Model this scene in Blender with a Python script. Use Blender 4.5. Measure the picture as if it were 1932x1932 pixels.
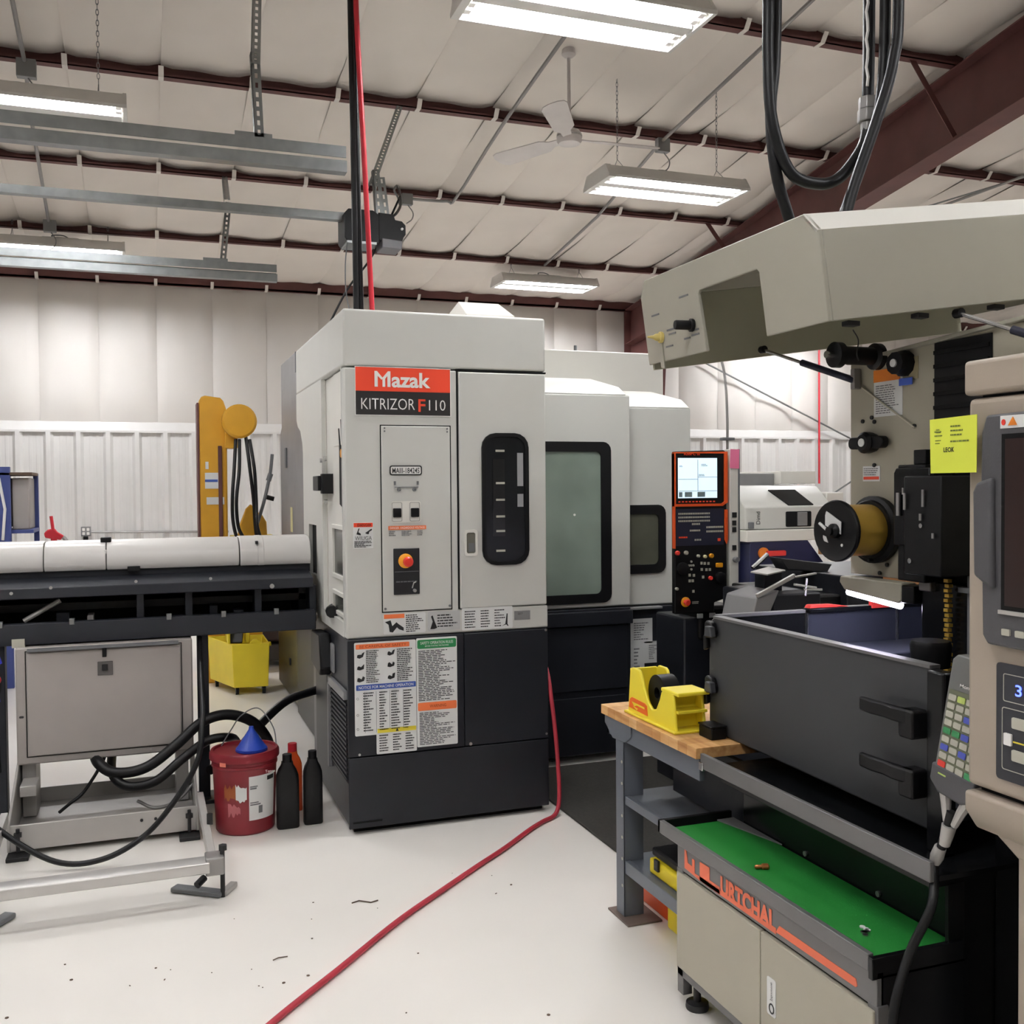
import bpy, bmesh, math, random
from mathutils import Vector, Matrix
random.seed(7)
for o in list(bpy.data.objects):
    bpy.data.objects.remove(o, do_unlink=True)
SC = bpy.context.scene
COL = SC.collection

# ---------------------------------------------------------------- camera
def set_camera():
    yaw, pitch, roll = math.radians(19.978), math.radians(-1.4695), math.radians(-0.4814)
    f = Vector((math.sin(yaw)*math.cos(pitch), math.cos(yaw)*math.cos(pitch), math.sin(pitch)))
    r = Vector((math.cos(yaw), -math.sin(yaw), 0)); u = r.cross(f)
    r2 = r*math.cos(roll) + u*math.sin(roll); u2 = u*math.cos(roll) - r*math.sin(roll)
    cd = bpy.data.cameras.new('camera'); cd.sensor_width = 36; cd.lens = 36*1902/1932
    cd.clip_start = 0.05; cd.clip_end = 100
    co = bpy.data.objects.new('camera', cd); COL.objects.link(co)
    m = Matrix((r2, u2, -f)).transposed().to_4x4(); m.translation = Vector((0, 0, 1.6))
    co.matrix_world = m
    SC.camera = co
set_camera()

# ---------------------------------------------------------------- world and exposure
W = bpy.data.worlds.new('world'); SC.world = W; W.use_nodes = True
W.node_tree.nodes['Background'].inputs[0].default_value = (0.8, 0.85, 0.9, 1)
W.node_tree.nodes['Background'].inputs[1].default_value = 0.05
SC.view_settings.view_transform = 'Standard'
SC.view_settings.look = 'None'
SC.view_settings.exposure = 0.98
SC.view_settings.gamma = 1.0
SC.view_settings.use_curve_mapping = False
SC.cycles.max_bounces = 6; SC.cycles.diffuse_bounces = 4; SC.cycles.adaptive_threshold = 0.03; SC.cycles.glossy_bounces = 3; SC.cycles.transmission_bounces = 4
SC.cycles.caustics_reflective = False; SC.cycles.caustics_refractive = False
SC.cycles.use_light_tree = False
TUBE = 36.0            # brightness of the fluorescent tubes

# ---------------------------------------------------------------- materials
def lin(h):
    h = h.lstrip('#'); out = []
    for i in (0, 2, 4):
        c = int(h[i:i+2], 16)/255
        out.append(c/12.92 if c <= 0.04045 else ((c+0.055)/1.055)**2.4)
    return out
MATS = {}
def M(name, hexc, rough=0.5, metal=0.0, var=0.06, scale=6.0, bump=0.0, bscale=40.0, emit=0.0, spec=0.5, coat=0.0):
    if name in MATS: return MATS[name]
    m = bpy.data.materials.new(name); m.use_nodes = True
    nt = m.node_tree; b = nt.nodes['Principled BSDF']; L = nt.links
    c = lin(hexc)
    tc = nt.nodes.new('ShaderNodeTexCoord'); nz = nt.nodes.new('ShaderNodeTexNoise')
    nz.inputs['Scale'].default_value = scale; nz.inputs['Detail'].default_value = 2
    L.new(tc.outputs['Object'], nz.inputs['Vector'])
    rp = nt.nodes.new('ShaderNodeValToRGB')
    rp.color_ramp.elements[0].position = 0.3; rp.color_ramp.elements[1].position = 0.7
    rp.color_ramp.elements[0].color = [x*(1-var) for x in c]+[1]
    rp.color_ramp.elements[1].color = [min(1, x*(1+var)) for x in c]+[1]
    L.new(nz.outputs[0], rp.inputs[0]); L.new(rp.outputs[0], b.inputs['Base Color'])
    b.inputs['Roughness'].default_value = rough; b.inputs['Metallic'].default_value = metal
    if coat: b.inputs['Coat Weight'].default_value = coat
    if bump:
        n2 = nt.nodes.new('ShaderNodeTexNoise'); n2.inputs['Scale'].default_value = bscale
        L.new(tc.outputs['Object'], n2.inputs['Vector'])
        bp = nt.nodes.new('ShaderNodeBump'); bp.inputs['Strength'].default_value = bump; bp.inputs['Distance'].default_value = 0.01
        L.new(n2.outputs[0], bp.inputs['Height']); L.new(bp.outputs[0], b.inputs['Normal'])
    if emit:
        b.inputs['Emission Color'].default_value = c+[1]; b.inputs['Emission Strength'].default_value = emit
    b.inputs['Specular IOR Level'].default_value = spec
    MATS[name] = m
    return m
def wood_mat(name, c0, c1):
    m = M(name, 'C99A63', 0.45, var=0.1)
    nt = m.node_tree; b = nt.nodes['Principled BSDF']; L = nt.links
    tc = nt.nodes.new('ShaderNodeTexCoord'); mp = nt.nodes.new('ShaderNodeMapping'); mp.inputs['Scale'].default_value = (14, 2.2, 14)
    nz = nt.nodes.new('ShaderNodeTexNoise'); nz.inputs['Scale'].default_value = 3; nz.inputs['Detail'].default_value = 6
    rp = nt.nodes.new('ShaderNodeValToRGB'); rp.color_ramp.elements[0].position = .35; rp.color_ramp.elements[1].position = .65
    rp.color_ramp.elements[0].color = lin(c0)+[1]; rp.color_ramp.elements[1].color = lin(c1)+[1]
    L.new(tc.outputs['Object'], mp.inputs[0]); L.new(mp.outputs[0], nz.inputs['Vector']); L.new(nz.outputs[0], rp.inputs[0])
    L.new(rp.outputs[0], b.inputs['Base Color'])
    return m
def brushed(name, hexc, rough):
    m = M(name, hexc, rough, metal=0.9)
    return m

m_floor = M('epoxy_floor', 'F7F3EC', 0.28, var=0.035, scale=1.3, bump=0.03, bscale=9)
m_insul = M('insulation_vinyl', 'EDE5DC', 0.6, var=0.03, scale=2.0, bump=0.25, bscale=3.0)
m_insulw = M('insulation_vinyl_wall', 'D8D3CD', 0.55, var=0.02, scale=2.0, bump=0.2, bscale=3.5)
m_liner = M('liner_steel_white', 'DEDCD9', 0.42, var=0.02)
m_redox = M('red_oxide_steel', '613A37', 0.6, var=0.12, scale=5)
m_strap = M('white_strap', 'E8E2DA', 0.5)
m_galv = M('galvanised_steel', '8D9090', 0.38, metal=0.8, var=0.1, scale=14)
m_conduit = M('conduit_grey', '9A9896', 0.45, metal=0.6)
m_box = M('junction_grey', '8C8C8C', 0.5, metal=0.3)
m_fixt = M('fixture_white', 'DFDDD8', 0.4)
m_tube = M('fluorescent_tube', 'F5F6FA', 0.4, var=0.0, emit=TUBE)
m_tube2 = M('fluorescent_tube_boosted', 'F5F6FA', 0.4, var=0.0, emit=TUBE*2.0)  # same tubes, emission boosted for a brighter patch on the wall
m_fan = M('fan_white', 'DAD3D0', 0.4)
m_black = M('black_plastic', '0E0E10', 0.45, var=0.1, spec=0.3)
m_rubber = M('black_rubber', '101012', 0.45, var=0.1, spec=0.35)
m_redh = M('red_hose', 'C32634', 0.42)
m_redhf = M('red_air_hose', 'B0303F', 0.45)
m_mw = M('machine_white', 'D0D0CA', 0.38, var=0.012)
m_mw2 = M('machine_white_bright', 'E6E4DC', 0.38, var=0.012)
m_mdark = M('machine_charcoal', '212329', 0.4, spec=0.35, var=0.06, bump=0.05, bscale=300)
m_mgrey = M('machine_grey', '8B8B8C', 0.42, metal=0.15)
m_seam = M('seam_dark', '101011', 0.6, spec=0.2)
m_signr = M('sign_red', 'EE4A2C', 0.4, var=0.01)
m_signb = M('sign_black', '2A2828', 0.4, var=0.01)
m_white = M('print_white', 'F2F0EC', 0.45, var=0.01)
m_ink = M('print_black', '1E1E20', 0.5)
m_inkg = M('print_grey', '6E7072', 0.5)
m_paper = M('paper_white', 'E3E4E2', 0.5, var=0.01)
m_orange = M('label_orange', 'EE7A45', 0.45, var=0.01)
m_green = M('label_green', '2B8A50', 0.45, var=0.01)
m_blue = M('label_blue', '3A57A8', 0.45, var=0.01)
m_yellab = M('label_yellow', 'E0CF3C', 0.45, var=0.01)
m_glassd = M('smoked_window', '17191B', 0.3, var=0.2, scale=5, spec=0.3)
m_glassg = M('coolant_window', '7F8C82', 0.3, var=0.22, scale=3.0)
m_yel = M('estop_yellow', 'EFA31E', 0.4)
m_red = M('button_red', 'D8362A', 0.35)
m_screw = M('zinc_screw', 'BDBDBB', 0.3, metal=0.8)
m_steel = M('bright_steel', 'C6C6C6', 0.25, metal=0.95)
m_beige = M('edm_beige', 'A9A493', 0.42, var=0.015)
m_beige2 = M('console_beige', 'A29688', 0.45, var=0.015, bump=0.03, bscale=250)
m_hoodm = M('hood_beige', 'A4A193', 0.42, var=0.012)
m_hoodin = M('hood_olive_inside', 'B0AF9A', 0.5, var=0.03)
m_cgrey = M('console_grey', '4C4B4E', 0.5, bump=0.05, bscale=250)
m_doorg = M('tank_door_grey', '3F4042', 0.45, var=0.03, spec=0.35)
m_pang = M('pan_grey', '6F6E6E', 0.4, metal=0.3)
m_base = M('edm_base_black', '121315', 0.25, var=0.05, spec=0.35)
m_tankin = M('tank_steel_blue', '474A57', 0.28, metal=0.4)
m_gold = M('brass_wire', 'E2B850', 0.3, metal=0.45, var=0.08)
m_greenm = M('green_mat', '117C28', 0.7, var=0.06, bump=0.1, bscale=300)
m_bench = M('bench_grey_blue', '666B74', 0.4, metal=0.15)
m_woods = [wood_mat('butcher_block', 'B9854C', 'D6AA72'), wood_mat('butcher_block_light', 'C8955A', 'DDB47E'), wood_mat('butcher_block_dark', 'A9743F', 'C89860')]
m_yelp = M('yellow_plastic', 'F0DC3A', 0.38, var=0.03)
m_yelb = M('mop_yellow', 'E8D02A', 0.42, var=0.05)
m_yelm = M('lift_yellow', 'D39C26', 0.45, var=0.06)
m_orangep = M('orange_plastic', 'E1561F', 0.42)
m_pail = M('pail_red', '84202A', 0.38, var=0.08)
m_funnel = M('funnel_blue', '1B3FA8', 0.4)
m_feedw = M('feeder_white', 'DBD8D4', 0.3, var=0.012)
m_feedd = M('feeder_charcoal', '2B2D33', 0.45, spec=0.3)
m_feedg = M('feeder_grey', 'A8A29D', 0.45, metal=0.1, var=0.03)
m_frame = M('frame_light_grey', 'B4B1AD', 0.42, metal=0.25, var=0.05)
m_mat = M('floor_mat_black', '35332F', 0.85, var=0.15, scale=60, bump=0.4, bscale=220)
m_note = M('sticky_yellow', 'D7E04A', 0.6, var=0.01)
m_pink = M('sticky_pink', 'F27FA6', 0.6)
m_bluer = M('rack_blue', '3D4A86', 0.45)
m_navy = M('lathe_navy', '25284A', 0.4)
m_screen = M('screen_light', 'C9DCE8', 0.3, var=0.02, emit=0.55)
m_lamp = M('lamp_led', 'E9E6FF', 0.3, var=0.0, emit=45.0)
m_key = M('key_grey', 'B4B2A4', 0.5)
m_keyb = M('key_blue', '4B57B4', 0.5)
m_keyg = M('key_green', '3C8F58', 0.5)
m_keyl = M('key_lime', 'B5C86A', 0.5)
m_hand = M('handheld_grey', '6B6C6A', 0.5)
m_led = M('led_blue', '3B4BFF', 0.4, var=0, emit=4.0)
m_redrag = M('red_cloth', 'D93530', 0.7)
m_card = M('cardboard', 'A4754B', 0.7)
m_dirt = M('dirt_brown', '5B4A3C', 0.8)
m_copper = M('copper_scrap', 'B5713F', 0.4, metal=0.6)

# ---------------------------------------------------------------- geometry helpers
ORG = {}
def front(y): return lambda a, b, c: (a, y-c, b)      # a = x, b = z, c towards -y
def left(x): return lambda a, b, c: (x-c, a, b)       # a = y, b = z, c towards -x
def top(z): return lambda a, b, c: (a, b, z+c)
def rr(a0, b0, a1, b1, r, n=4):
    if a0 > a1: a0, a1 = a1, a0
    if b0 > b1: b0, b1 = b1, b0
    pts = []
    for cx, cy, s in ((a1-r, b1-r, 0), (a0+r, b1-r, 90), (a0+r, b0+r, 180), (a1-r, b0+r, 270)):
        for k in range(n+1):
            t = math.radians(s+90*k/n); pts.append((cx+r*math.cos(t), cy+r*math.sin(t)))
    return pts
def circ(cx, cy, r, n=20, ry=None):
    ry = ry or r
    return [(cx+r*math.cos(2*math.pi*k/n), cy+ry*math.sin(2*math.pi*k/n)) for k in range(n)]
def cr(pts, n=8):
    P = [Vector(p) for p in pts]; P = [P[0]*2-P[1]]+P+[P[-1]*2-P[-2]]; out = []
    for i in range(1, len(P)-2):
        for k in range(n):
            t = k/n; a, b, c, d = P[i-1], P[i], P[i+1], P[i+2]
            out.append(0.5*((2*b)+(c-a)*t+(2*a-5*b+4*c-d)*t*t+(3*b-a-3*c+d)*t**3))
    out.append(P[-2]); return out
class MB:
    def __init__(s, f=None):
        s.v = []; s.f = []; s.fr = f or (lambda a, b, c: (a, b, c))
    def add(s, vs, fs):
        n = len(s.v); s.v += [tuple(v) for v in vs]; s.f += [tuple(i+n for i in f) for f in fs]; return s
    def poly(s, pts, c0=0.0, c1=None):
        n = len(pts)
        if c1 is None: return s.add([s.fr(a, b, c0) for a, b in pts], [tuple(range(n))])
        vs = [s.fr(a, b, c0) for a, b in pts]+[s.fr(a, b, c1) for a, b in pts]
        return s.add(vs, [tuple(range(n-1, -1, -1)), tuple(range(n, 2*n))]+[(i, (i+1) % n, n+(i+1) % n, n+i) for i in range(n)])
    def ring(s, o, i, c0, c1):
        n = len(o)
        vs = [s.fr(a, b, c) for c in (c0, c1) for P in (o, i) for a, b in P]
        fs = []
        for k in range(n):
            j = (k+1) % n
            fs += [(k, j, n+j, n+k), (2*n+k, 3*n+k, 3*n+j, 2*n+j), (k, 2*n+k, 2*n+j, j), (n+k, n+j, 3*n+j, 3*n+k)]
        return s.add(vs, fs)
    def box(s, a0, a1, b0, b1, c0, c1):
        return s.poly([(a0, b0), (a1, b0), (a1, b1), (a0, b1)], c0, c1)
    def frame(s, a0, a1, b0, b1, w, c0, c1):
        o = [(a0, b0), (a1, b0), (a1, b1), (a0, b1)]; i = [(a0+w, b0+w), (a1-w, b0+w), (a1-w, b1-w), (a0+w, b1-w)]
        return s.ring(o, i, c0, c1)
    def wb(s, x0, x1, y0, y1, z0, z1):
        vs = [(x, y, z) for z in (z0, z1) for x, y in ((x0, y0), (x1, y0), (x1, y1), (x0, y1))]
        return s.add(vs, [(3, 2, 1, 0), (4, 5, 6, 7), (0, 1, 5, 4), (1, 2, 6, 5), (2, 3, 7, 6), (3, 0, 4, 7)])
    def tube(s, pts, r, n=10, caps=True, radii=None):
        P = [Vector(p) for p in pts]; m = len(P); up = None; rows = []
        for i, p in enumerate(P):
            t = (P[min(i+1, m-1)]-P[max(i-1, 0)]).normalized()
            if up is None:
                up = Vector((0, 0, 1)) if abs(t.z) < 0.9 else Vector((1, 0, 0))
            b = t.cross(up).normalized(); up = b.cross(t).normalized()
            rad = radii[i] if radii else r
            rows.append([p+(b*math.cos(2*math.pi*k/n)+up*math.sin(2*math.pi*k/n))*rad for k in range(n)])
        vs = [v for R in rows for v in R]; fs = []
        for i in range(m-1):
            for k in range(n):
                j = (k+1) % n; fs.append((i*n+k, i*n+j, (i+1)*n+j, (i+1)*n+k))
        if caps: fs += [tuple(range(n-1, -1, -1)), tuple(range((m-1)*n, m*n))]
        return s.add(vs, fs)
    def cyl(s, p0, p1, r0, r1=None, n=20):
        return s.tube([p0, p1], r0, n, True, [r0, r0 if r1 is None else r1])
    def lathe(s, o, axis, prof, n=28):
        ax = Vector(axis).normalized(); pts = [Vector(o)+ax*h for r, h in prof]
        t = ax; up = Vector((0, 0, 1)) if abs(t.z) < 0.9 else Vector((1, 0, 0)); b = t.cross(up).normalized(); up = b.cross(t)
        vs = []
        for (r, h), p in zip(prof, pts):
            vs += [p+(b*math.cos(2*math.pi*k/n)+up*math.sin(2*math.pi*k/n))*r for k in range(n)]
        fs = [(i*n+k, i*n+(k+1) % n, (i+1)*n+(k+1) % n, (i+1)*n+k) for i in range(len(prof)-1) for k in range(n)]
        fs += [tuple(range(n-1, -1, -1)), tuple(range((len(prof)-1)*n, len(prof)*n))]
        return s.add(vs, fs)
    def bar(s, p0, p1, w, h, up=(0, 0, 1)):
        p0, p1 = Vector(p0), Vector(p1); t = (p1-p0).normalized(); u = Vector(up)
        b = t.cross(u).normalized()*w/2; u = b.cross(t).normalized()*h/2
        vs = [p+x for p in (p0, p1) for x in (-b-u, b-u, b+u, -b+u)]
        return s.add(vs, [(3, 2, 1, 0), (4, 5, 6, 7), (0, 1, 5, 4), (1, 2, 6, 5), (2, 3, 7, 6), (3, 0, 4, 7)])
    def build(s, name, mat, parent=None, bev=0.0, smooth=True, seg=2):
        org = ORG[parent.name] if parent else Vector((0, 0, 0))
        me = bpy.data.meshes.new(name); me.from_pydata([Vector(v)-org for v in s.v], [], s.f)
        bm = bmesh.new(); bm.from_mesh(me); bmesh.ops.recalc_face_normals(bm, faces=bm.faces); bm.to_mesh(me); bm.free()
        me.materials.append(mat)
        if smooth:
            me.polygons.foreach_set('use_smooth', [True]*len(me.polygons)); me.set_sharp_from_angle(angle=math.radians(38))
        o = bpy.data.objects.new(name, me); COL.objects.link(o)
        if parent:
            o.parent = parent
            if any(name.endswith(t) for t in TINY): o['kind'] = 'stuff'
        ORG[o.name] = org
        if bev:
            b = o.modifiers.new('edge', 'BEVEL'); b.width = bev; b.segments = seg; b.limit_method = 'ANGLE'; b.angle_limit = math.radians(40)
            b.harden_normals = False
        return o
TINY = ('print', 'screws', 'keys', 'pictograms', 'ruled_marks', 'screen_lines', 'screen_tabs', 'louvre_slats', 'head_tubes', 'head_pipes', 'label_figures', 'handwriting', 'leg_holes', 'panel_rules', 'sockets', 'cable_glands', 'hood_hooks', 'rocker_switches', 'cable_chain', 'guide_rail', 'bracket')
def tag(o, label=None, cat=None, group=None, kind=None):
    if label: o['label'] = label
    if cat: o['category'] = cat
    if group: o['group'] = group
    if kind: o['kind'] = kind
    return o
def thing(name, label, cat, loc=(0, 0, 0), group=None):
    o = bpy.data.objects.new(name, None); COL.objects.link(o); o.location = loc; o.empty_display_size = 0.1
    ORG[o.name] = Vector(loc); return tag(o, label, cat, group)
def single(o, label, cat, group=None):
    # move the origin of a one-mesh thing to its base
    vs = o.data.vertices; xs = [v.co.x for v in vs]; ys = [v.co.y for v in vs]; zs = [v.co.z for v in vs]
    c = Vector(((min(xs)+max(xs))/2, (min(ys)+max(ys))/2, min(zs)))
    o.data.transform(Matrix.Translation(-c)); o.location = c; ORG[o.name] = c
    return tag(o, label, cat, group)
def struct(o): o['kind'] = 'structure'; return o
def copy_tree(o, parent=None):
    c = o.copy(); COL.objects.link(c)
    if parent: c.parent = parent
    ORG[c.name] = ORG[o.name]
    for ch in [x for x in o.children]: copy_tree(ch, c)
    return c
def text(name, body, fr, a0, b0, a1, b1, mat, parent, c=0.002, bold=0.0):
    cu = bpy.data.curves.new('t', 'FONT'); cu.body = body; cu.size = 1.0; cu.offset = bold; cu.resolution_u = 3
    to = bpy.data.objects.new('t', cu); COL.objects.link(to)
    me = bpy.data.meshes.new_from_object(to); bpy.data.objects.remove(to); bpy.data.curves.remove(cu)
    xs = [v.co.x for v in me.vertices]; ys = [v.co.y for v in me.vertices]
    x0, x1, y0, y1 = min(xs), max(xs), min(ys), max(ys); org = ORG[parent.name]
    for v in me.vertices:
        t = (v.co.x-x0)/(x1-x0); q = (v.co.y-y0)/(y1-y0)
        v.co = Vector(fr(a0+(a1-a0)*t, b0+(b1-b0)*q, c))-org
    me.name = name; me.materials.clear(); me.materials.append(mat)
    o = bpy.data.objects.new(name, me); COL.objects.link(o); o.parent = parent; ORG[o.name] = org
    return o
def lines(mb, a0, b0, a1, b1, n, c=0.002, h=0.5, wmin=0.5, words=True):
    # rows of small print between (a0,b0) lower-left and (a1,b1) upper-right
    dh = (b1-b0)/n
    for i in range(n):
        y0 = b1-(i+1)*dh+dh*(1-h)/2; y1 = y0+dh*h; w = random.uniform(wmin, 1.0); a = 0.0
        while a < w:
            l = random.uniform(0.06, 0.2) if words else w
            e = min(a+l, w); mb.poly([(a0+(a1-a0)*a, y0), (a0+(a1-a0)*e, y0), (a0+(a1-a0)*e, y1), (a0+(a1-a0)*a, y1)], c)
            a = e+0.025
    return mb
def link_chain(mb, p0, p1, r=0.006, step=0.03):
    p0, p1 = Vector(p0), Vector(p1); L = (p1-p0).length; n = max(2, int(L/step))
    for k in range(n):
        c = p0.lerp(p1, (k+.5)/n); d = (p1-p0).normalized(); q = Vector((1, 0, 0)) if k % 2 else Vector((0, 1, 0))
        pts = [c+d*(L/n*.6*math.cos(t*math.pi/4))+q*(r*1.3*math.sin(t*math.pi/4)) for t in range(9)]
        mb.tube(pts, r*.3, 4, False)
# ================================================================ the room
XL, XR, YB, YF = -9.0, 15.0, 12.2, -7.0
def zroof(y): return 3.9+0.115*(12.2-y)          # underside line of the purlins
RIDGE = -1.0
def zr(y): return zroof(y) if y >= RIDGE else zroof(RIDGE)-0.115*(RIDGE-y)
fl = MB().wb(XL, XR, YF, YB, -0.12, 0.0).build('floor', m_floor); struct(fl)
# ceiling: white faced insulation, strip by strip, sagging a little between the purlins
SP = 1.58
cl = MB().add([(XL, YF, zr(YF)+.35), (XR, YF, zr(YF)+.35), (XR, RIDGE, zr(RIDGE)+.35), (XL, RIDGE, zr(RIDGE)+.35), (XR, YB, zr(YB)+.35), (XL, YB, zr(YB)+.35)],
              [(0, 1, 2, 3), (3, 2, 4, 5)]).build('ceiling', m_insul); struct(cl)
SW = 0.61; x = 0.15-SW*15
def strip_mesh():
    # one strip from the back wall to beyond the ridge, x from 0 to SW
    vs = []; fs = []; nx = 8; ys = []
    y = YB
    while y > YF+0.01: ys.append(y); y -= SP/8
    ys.append(YF)
    for y in ys:
        ph = ((YB-y)/SP) % 1.0
        sag = 0.03*math.sin(math.pi*ph)**0.8 if 0 < ph < 1 else 0
        for i in range(nx+1):
            t = i/nx; e = 0.022*(abs(2*t-1)**6)
            off = (0.065 if y > 8.4 else 0.09)+0.06*max(0, (y-11.5)/.7)
            vs.append((t*SW, y, zr(y)+off-sag*(0.7+0.3*math.sin(math.pi*t))+e+0.006*math.sin(t*9+y*2.3)))
    for j in range(len(ys)-1):
        for i in range(nx):
            a = j*(nx+1)+i; fs.append((a, a+1, a+nx+2, a+nx+1))
    return vs, fs
sv, sf = strip_mesh(); first = None; k = 0
while x < XR:
    if first is None:
        first = MB().add([(a+x, b, c) for a, b, c in sv], sf).build('insulation_strip', m_insul, cl); x0 = x
    else:
        o = first.copy(); COL.objects.link(o); o.location.x = x-x0
    x += SW
# purlins with the white straps that hold the insulation
def purlin(k, y, thick=0.085):
    z = zr(y)
    m = MB()
    m.wb(XL, XR, y-0.035, y+0.035, z, z+0.008); m.wb(XL, XR, y+0.029, y+0.035, z+0.006, z+thick+0.03); m.wb(XL, XR, y-0.035, y-0.03, z+.0, z+0.022)
    if k == 1: m.wb(XL, XR, y-.035, y-.03, z, z+.12)
    p = struct(m.build('trim_%d' % k, m_redox, smooth=False))
    xs = 0.15-SW*14; st = None; q0 = None
    while xs < 13.5:
        if st is None:
            s = MB(); s.bar((xs, y-0.085, z+0.055), (xs, y-0.04, z-0.004), 0.035, 0.004); s.bar((xs, y-0.042, z-0.003), (xs, y+0.04, z-0.003), 0.035, 0.004); s.bar((xs, y+0.038, z-0.003), (xs+.01, y+0.043, z+0.07), 0.035, 0.004, (0, 1, 0))
            st = s.build('strap', m_strap, p, smooth=False); q0 = xs
        elif -3 < xs < 12:
            c = st.copy(); COL.objects.link(c); c.location.x = xs-q0
        xs += SW
    return p
for k in range(12):
    y = YB-0.06-k*SP if k == 0 else YB-k*SP
    if y > YF+0.3: purlin(k+1, y)
# back wall: ribbed steel liner below, insulation above, a trim rail between
wb_ = struct(MB().wb(XL, XR, YB, YB+0.12, 0, 4.4).build('wall_back', m_liner))
ZT = 2.25
def liner_panel(x0, n=3, pitch=0.305):
    prof = []
    for i in range(n):
        a = x0+i*pitch
        prof += [(a, 0.0), (a+.03, 0.042), (a+.075, 0.042), (a+.105, 0.0), (a+.16, 0), (a+.17, .003), (a+.19, .003), (a+.20, 0), (a+.23, 0), (a+.24, .003), (a+.26, .003), (a+.27, 0)]
    prof.append((x0+n*pitch, 0.0))
    vs = [(a, YB-0.02-d, z) for z in (0.0, ZT) for a, d in prof]; m = len(prof)
    return vs, [(i, i+1, m+i+1, m+i) for i in range(m-1)]
x = -1.35-0.915*8; lp = None
while x < XR-1:
    if lp is None:
        v, f = liner_panel(x); lp = MB().add(v, f).build('liner_panel', m_liner, wb_, smooth=False); x0 = x
    else:
        c = lp.copy(); COL.objects.link(c); c.location.x = x-x0
    x += 0.915
t = MB(lambda a, b, c: (c, a, b)).poly([(YB-0.06, ZT-0.012), (YB, ZT-0.012), (YB, ZT+0.115), (YB-0.03, ZT+0.105), (YB-0.06, ZT+0.01)], XL, XR).build('wall_rail', m_liner, wb_, smooth=False)
x = 0.15-SW*15; ws = None
while x < XR-.5:
    if ws is None:
        vs = []; fs = []; nx = 10; nz = 12
        for j in range(nz+1):
            z = ZT+0.08+(3.98-ZT-0.08)*j/nz
            for i in range(nx+1):
                tt = i/nx; bul = 0.05*(1-abs(2*tt-1)**4)*min(1, j/2)*min(1, (nz-j)/3+.2)
                vs.append((x+tt*SW, YB-0.02-bul-0.005*math.sin(tt*11+j*.5), z))
        for j in range(nz):
            for i in range(nx):
                a = j*(nx+1)+i; fs.append((a, a+1, a+nx+2, a+nx+1))
        ws = MB().add(vs, fs).build('insulation_strip', m_insulw, wb_); x0 = x
    else:
        c = ws.copy(); COL.objects.link(c); c.location.x = x-x0
    x += SW
struct(MB().wb(XL-.12, XL, YF, YB, 0, 6).build('wall_left', m_insulw))
struct(MB().wb(XR, XR+.12, YF, YB, 0, 6).build('wall_right', m_insulw))
struct(MB().wb(XL, XR, YF-.12, YF, 0, 6).build('wall_front', m_insulw))
# red oxide main frame: tapered rafter and the column on the back wall
def rafter(X, k):
    sx = lambda y: X+(y-5.9)*0.066
    fr = lambda a, b, c: (sx(a)+c, a, b)
    zt = lambda y: zroof(y)-0.002; zb = lambda y: zroof(y)-0.46-0.012*(12-y)
    ys = (12.0, RIDGE)
    o = struct(MB(fr).poly([(ys[0], zb(ys[0])), (ys[1], zb(ys[1])), (ys[1], zt(ys[1])), (ys[0], zt(ys[0]))], 0.095, 0.105).build('trim_%d' % k, m_redox, smooth=False))
    for nm, fz in (('bottom_flange', zb), ('top_flange', lambda y: zt(y)-0.014)):
        MB(fr).poly([(ys[0], fz(ys[0])-.012), (ys[1], fz(ys[1])-.012), (ys[1], fz(ys[1])), (ys[0], fz(ys[0]))], 0.0, 0.2).build(nm, m_redox, o, smooth=False)
    yy = 5.15
    MB().wb(sx(yy), sx(yy)+.2, yy-.006, yy+.006, zb(yy), zt(yy)).build('stiffener', m_redox, o, smooth=False)
    for yy in (5.88, 9.04):
        MB().bar((sx(yy)-.36, yy, zroof(yy)+.02), (sx(yy)+.02, yy-.02, zb(yy)+.03), 0.045, 0.006, (0, 1, 0)).build('flange_brace', m_redox, o, smooth=False)
    MB().tube([(X+2.3, 7.0, zroof(7.0)-.03), (X+.5, 10.6, zroof(10.6)-.05)], 0.008, 6).build('brace_rod', m_galv, o)
    XC = X+.43
    c = MB(lambda a, b, c: (XC+c, a, b)); c.poly([(11.65, 0), (12.1, 0), (12.1, 3.9), (11.25, 3.9)], .095, .105)
    co = struct(c.build('trim_%d' % (k+1), m_redox, smooth=False))
    MB(lambda a, b, c: (XC+c, a, b)).poly([(11.64, 0), (11.652, 0), (11.252, 3.9), (11.24, 3.9)], 0, .2).build('front_flange', m_redox, co, smooth=False)
    MB(lambda a, b, c: (XC+c, a, b)).poly([(12.09, 0), (12.1, 0), (12.1, 3.9), (12.09, 3.9)], 0, .2).build('rear_flange', m_redox, co, smooth=False)
rafter(5.57, 20)
rafter(-5.0, 22)
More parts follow.
